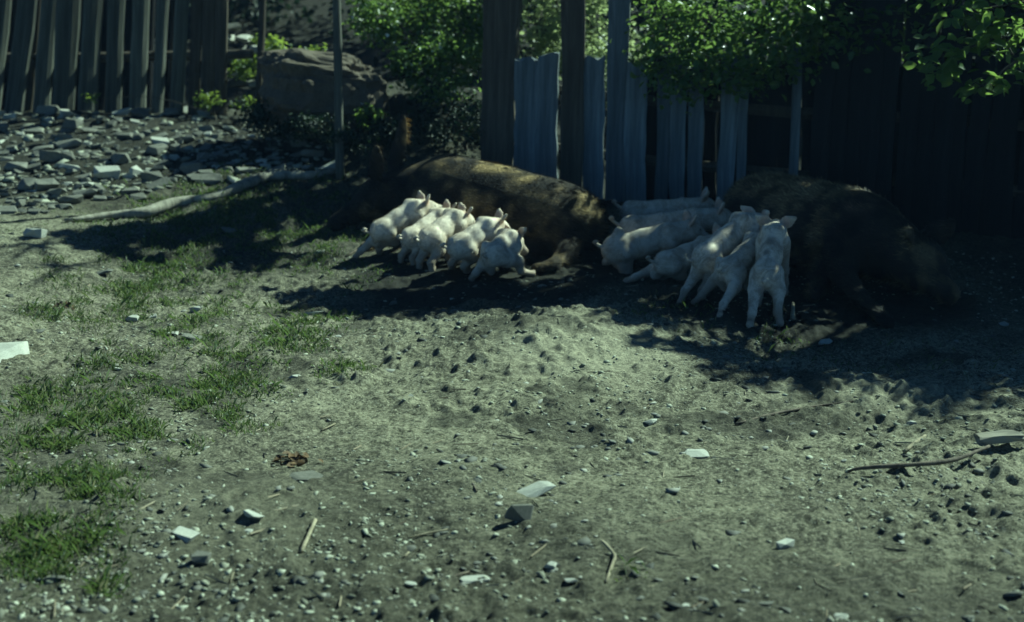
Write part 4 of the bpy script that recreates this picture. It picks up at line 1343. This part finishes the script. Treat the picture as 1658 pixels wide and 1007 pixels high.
# right sow: rump far, head near right in the shade
Rr, Rc = Vector((1.62, 7.72, .30)), Vector((1.98, 6.98, .29))
Rh = Vector((2.18, 6.52, .22)); Rs = Vector((2.26, 6.22, .12))
sow('black bristled sow lying in deep shade on the right, back turned to the fence', Rr, Rc, Rh, Rs, (-.85, -.42, -.28),
    [([Rc + Vector((-.10, -.16, -.04)), Vector((1.80, 6.55, .15)), Vector((1.82, 6.28, .08)), gp(1438, 534) + Vector((0, 0, .03))], [.12, .065, .040, .034]),
     ([Rc + Vector((-.12, -.10, -.12)), Vector((1.72, 6.70, .07)), Vector((1.62, 6.45, .05))], [.11, .06, .034]),
     ([Rr + Vector((-.10, -.02, -.05)), Vector((1.35, 7.82, .12)), Vector((1.15, 7.98, .06))], [.16, .09, .045])],
    [(Rh + Vector((.06, .06, .10)), Rh + Vector((.20, .02, .22)), (-.3, -.9, .2)), (Rh + Vector((-.06, .0, .11)), Rh + Vector((-.06, -.14, .19)), (-.6, -.6, .4))],
    1.0, 2, [(Vector((1.95, 6.88, .46)), .12, (.12, .08, .05), .6), (Vector((1.8, 7.3, .54)), .42, (.24, .18, .085), .85), (Vector((1.62, 7.7, .5)), .32, (.22, .165, .08), .8)])  # back patches lighten the hide where faint light falls

# ------------------------------------------------------------------ loose stones, slabs and wood in the yard
FG = [  # px, py, w, h, label, pale, angle, tilt, blocky
    (843, 838, 52, 46, 'squarish grey stone with dark side, lowest of the pair in the middle foreground', False, .2, 0, True),
    (866, 793, 78, 22, 'long flat pale slab just above the squarish stone', True, .25, .05, False),
    (502, 770, 74, 18, 'flat grey slab lying in the left foreground near brown litter', False, .08, 0, False),
    (412, 838, 42, 20, 'wedge of pale stone in a pair in the left foreground', True, -.6, .1, True),
    (402, 860, 20, 16, 'small white pebble below the pale stone wedge', True, 0, 0, False),
    (300, 863, 54, 18, 'flat whitish strip of stone at the lower left', True, -.55, 0, False),
    (328, 905, 40, 22, 'grey stone with a dark overhang near the lower left corner', False, -.2, .1, True),
    (1270, 880, 42, 24, 'white angular stone at the lower right of the yard', True, .7, .25, False),
    (1126, 735, 56, 16, 'long flat pale stone in the middle right of the yard', True, .2, 0, False),
    (1053, 681, 28, 16, 'small pale stone throwing a shadow right of the mound', True, .7, .2, False),
    (1336, 552, 26, 16, 'small pale stone in the shade below the right litter', True, 0, .1, False),
    (1620, 523, 26, 9, 'thin pale stone in the shade at the right edge', True, 0, 0, False),
    (1184 + 290, 683, 22, 12, 'pale stone beside the shade edge on the right', True, .1, 0, False),
    (1366, 788 - 42, 12, 8, 'tiny white stone near the bent stick', True, 0, 0, False),
    (212, 513, 32, 16, 'pale stone at the left end of the grass patches', True, 0, .1, False),
    (245, 511, 22, 11, 'small pale stone right beside another in the grass', True, .2, 0, False),
    (162, 555, 34, 15, 'pale grey stone left of the middle grass patch', True, -.1, 0, False),
    (110, 671, 28, 12, 'pale stone lying flat at the left, between grass patches', True, .4, 0, False),
    (432, 622, 36, 11, 'flat light stone below the right grass patch', True, .05, 0, False),
    (477, 609, 26, 12, 'pale stone right of the flat light one below the grass', True, -.4, .1, False),
    (548, 544, 18, 20, 'bright white stone at the right end of the grass', True, -.9, .3, False),
    (512, 508, 36, 15, 'pale stone with dark shadow above the right grass patch', True, .2, .1, True),
    (318, 500, 24, 15, 'bright stone in the upper grass patch', True, .2, .1, False),
    (274, 541, 40, 10, 'long thin light stone in the bare gap of the grass', True, -.1, 0, False),
    (312, 546, 38, 10, 'long thin grey stone next to the light one in the grass gap', False, 0, 0, False),
    (192, 596, 14, 9, 'tiny white stone in the middle grass patch', True, 0, 0, False),
    (165, 441, 46, 11, 'flat grey stone at the upper left below the log end', False, -.15, 0, False),
    (372, 372, 30, 15, 'grey stone in the shaded grass below the log', False, 0, 0, False),
    (245, 378, 20, 10, 'small pale stone in the shaded grass near the log', True, -.6, 0, False),
    (516, 408, 22, 18, 'pale stone in the grass left of the leftmost piglet', True, .2, .2, False),
    (735, 485, 16, 12, 'small bluish white stone in front of the left litter', True, 0, 0, False),
    (635, 490, 20, 11, 'small grey stone in front of the left litter', False, 0, 0, False),
    (660, 641, 22, 12, 'small light stone on the bare earth in mid yard', True, .3, 0, False),
    (826, 650, 12, 18, 'small yellowish upright stone in the centre of the yard', True, 1.4, .3, False),
    (155, 791, 32, 14, 'blurred pale stone between the lower left grass patches', True, 0, 0, False),
    (188, 884, 20, 11, 'small pale stone right of the lowest grass patch', True, 0, 0, False),
    (614, 903, 34, 14, 'light stone with dark edge low in the middle left', True, .5, .1, False),
    (890, 912, 30, 16, 'light stone half buried below the squarish stone', True, -.4, .1, False),
    (925, 938, 26, 14, 'rough light stone near the bent straw', True, 0, 0, False),
    (1036, 912, 16, 13, 'bluish pale pebble right of the bent straw', True, 0, 0, False),
    (1240, 980, 34, 20, 'grey stone at the bottom edge right of centre', False, -.3, .1, True),
    (1272, 990, 28, 14, 'grey stone beside another at the bottom edge', False, -.5, .1, False),
    (1362, 998, 30, 12, 'pale stone cut by the bottom edge', True, -.4, 0, False),
    (1110, 980, 22, 8, 'small pale chip near the bottom edge', True, .4, 0, False),
    (485, 994, 24, 10, 'pale chip at the bottom edge on the left', True, -.2, 0, False),
    (665, 945, 26, 12, 'light round stone low in the foreground', True, 0, 0, False),
    (770, 700 + 238, 60, 9, 'thin long dark-edged slate chip in the foreground', True, .15, 0, False),
    (1460, 877, 14, 6, 'tiny white chip on the right of the yard', True, .3, 0, False),
]
for px, py, wp, hp, lab, pale, a, t, blk in FG:
    o = put_stone(px, py, wp, hp, lab, 'stone', None, pale, a, t, blocky=blk)
    if blk and pale:
        o.data = o.data.copy(); o.data.materials.clear(); o.data.materials.append(M['pale'])
put_stone(-8, 556, 150, 62, 'large flat whitish rock sticking out of the bank at the left edge', 'rock', None, True, .75, .0, name='rock', depth=.30, lift=-.03)

ground_rod('stick', [(1372, 766), (1400, 768), (1470, 769), (1540, 763), (1600, 740)], [2, 3.4, 4, 4, 2.6], M['driftwood'], 'long bent stick lying on the right of the yard', 'stick', 7, 18, .12, 1.6, 2, extra=[.0, .012, .02, .022, .03])
ground_rod('stick', [(511, 845), (501, 868), (488, 897)], [3.4, 3.6, 3.8], M['stick'], 'straight pale split stick in the left foreground', 'stick', 6, 7, .1, .9, 3)
ground_rod('straw_stalk', [(974, 893), (985, 901), (995, 910), (992, 920), (981, 947)], [3, 3, 3.2, 3, 2.6], M['stick'], 'pale straw bent in the middle, lying in the foreground', 'straw', 6, 14, .1, 1.4, 4, extra=[.02, .016, .010, .004, 0])
ground_rod('twig', [(660, 872), (690, 868), (725, 859)], [1.2, 2, 1.2], M['stick'], 'thin pale twig left of the squarish stone', 'twig', 5, 7, .15, 1, 6)
ground_rod('twig', [(1190, 690), (1260, 672), (1330, 660), (1420, 648)], [2.2, 2.6, 2.2, 1.6], M['driftwood'], 'long dark twig lying along the edge of the shade', 'twig', 5, 14, .2, .9, 7)
ground_rod('twig', [(655, 905), (662, 897)], [2, 2], M['stick'], 'short yellow straw piece in the lower left foreground', 'twig', 5, 4, .1, 1, 8)
ground_rod('twig', [(1005, 957), (1060, 951)], [1.6, 1.8], M['stick'], 'thin straw at the bottom right of the bent straw', 'twig', 5, 5, .15, 1, 9)
ground_rod('twig', [(380, 925), (373, 947)], [1.6, 1.6], M['stick'], 'short thin straw near the lower left corner', 'twig', 5, 4, .1, 1, 10)
ground_rod('twig', [(520, 700), (543, 688)], [1.6, 1.6], M['stick'], 'thin pale splinter on bare earth left of centre', 'twig', 5, 4, .1, 1, 11)
ground_rod('twig', [(700, 948), (725, 938), (760, 930)], [1.6, 2.4, 1.6], M['driftwood'], 'grey twig at the bottom in front of the slate chip', 'twig', 5, 6, .15, 1, 12)
ground_rod('twig', [(1464, 735), (1480, 722), (1498, 708)], [3, 3.4, 2.4], M['stick'], 'pale curved bark strip above the bent stick', 'twig', 6, 6, .15, 1, 13)
ground_rod('twig', [(765, 785), (772, 800)], [2, 2], M['driftwood'], 'short dark twig left of the flat slab', 'twig', 5, 4, .15, 1, 14)
ground_rod('splinter', [(1283, 524), (1283, 508)], [4, 2.4], M['stick'], 'orange brown splinter upright beside the nearest right piglet', 'splinter', 6, 5, .1, 1, 15, extra=[.01, .05])
ground_rod('stick', [(560, 418), (585, 404), (605, 395)], [2, 2.5, 2], M['driftwood'], 'dark stick on the ground by the leftmost piglet', 'stick', 6, 6, .12, 1, 16)

def flat_plank(p0, p1, wpx, th, label, mat, lift=.03):
    a, b = gp(*p0), gp(*p1)
    c = a.lerp(b, .5); L = (b - a).length; m = mpp(c)
    bm = bmesh.new(); bmesh.ops.create_cube(bm, size=1)
    bmesh.ops.subdivide_edges(bm, edges=bm.edges[:], cuts=3)
    rr = random.Random(4)
    for v in bm.verts:
        v.co = Vector((v.co.z * wpx * m * 2.2, v.co.y * th, v.co.x * L))
        v.co += Vector((rr.gauss(0, .004), rr.gauss(0, .003), rr.gauss(0, .010)))
        v.co.y *= 1 - .35 * (v.co.z / L + .5)
    me = bpy.data.meshes.new('plank_piece'); bm.to_mesh(me); bm.free()
    o = obj('plank_piece', me, mat)
    o.rotation_mode = 'QUATERNION'
    d = (b - a).normalized()
    mt = Matrix((Vector((-d.y, d.x, 0)), Vector((0, 0, 1)), d)).transposed()
    o.rotation_quaternion = mt.to_quaternion()
    o.location = c + Vector((0, 0, th / 2 + lift))
    tag(o, label, 'wood')
flat_plank((1583, 728), (1652, 722), 11, .034, 'short thick grey piece of plank at the right edge of the yard', M['log'], .02)

def dead_leaves(px, py, n, spread, label):
    p = gp(px, py)
    q = rng.normal(0, spread, (n, 2)); x = p.x + q[:, 0]; y = p.y + q[:, 1]
    C = np.column_stack([x, y, Hfine(x, y) + .006 + rng.uniform(0, .012, n)]) - np.array(p)
    me = leafmesh('dead_leaves', C, np.array([0, 0, 1]) + rng.normal(0, .5, (n, 3)), rng.uniform(.02, .045, n))
    o = obj('dead_leaves', me, M['deadleaf'], None, p)
    tag(o, label, 'dead leaves', kind='stuff')
dead_leaves(482, 748, 45, .035, 'small heap of brown dead leaves beside the flat grey slab')
dead_leaves(100, 500, 16, .03, 'brown dead leaves on the bare bank at the left')
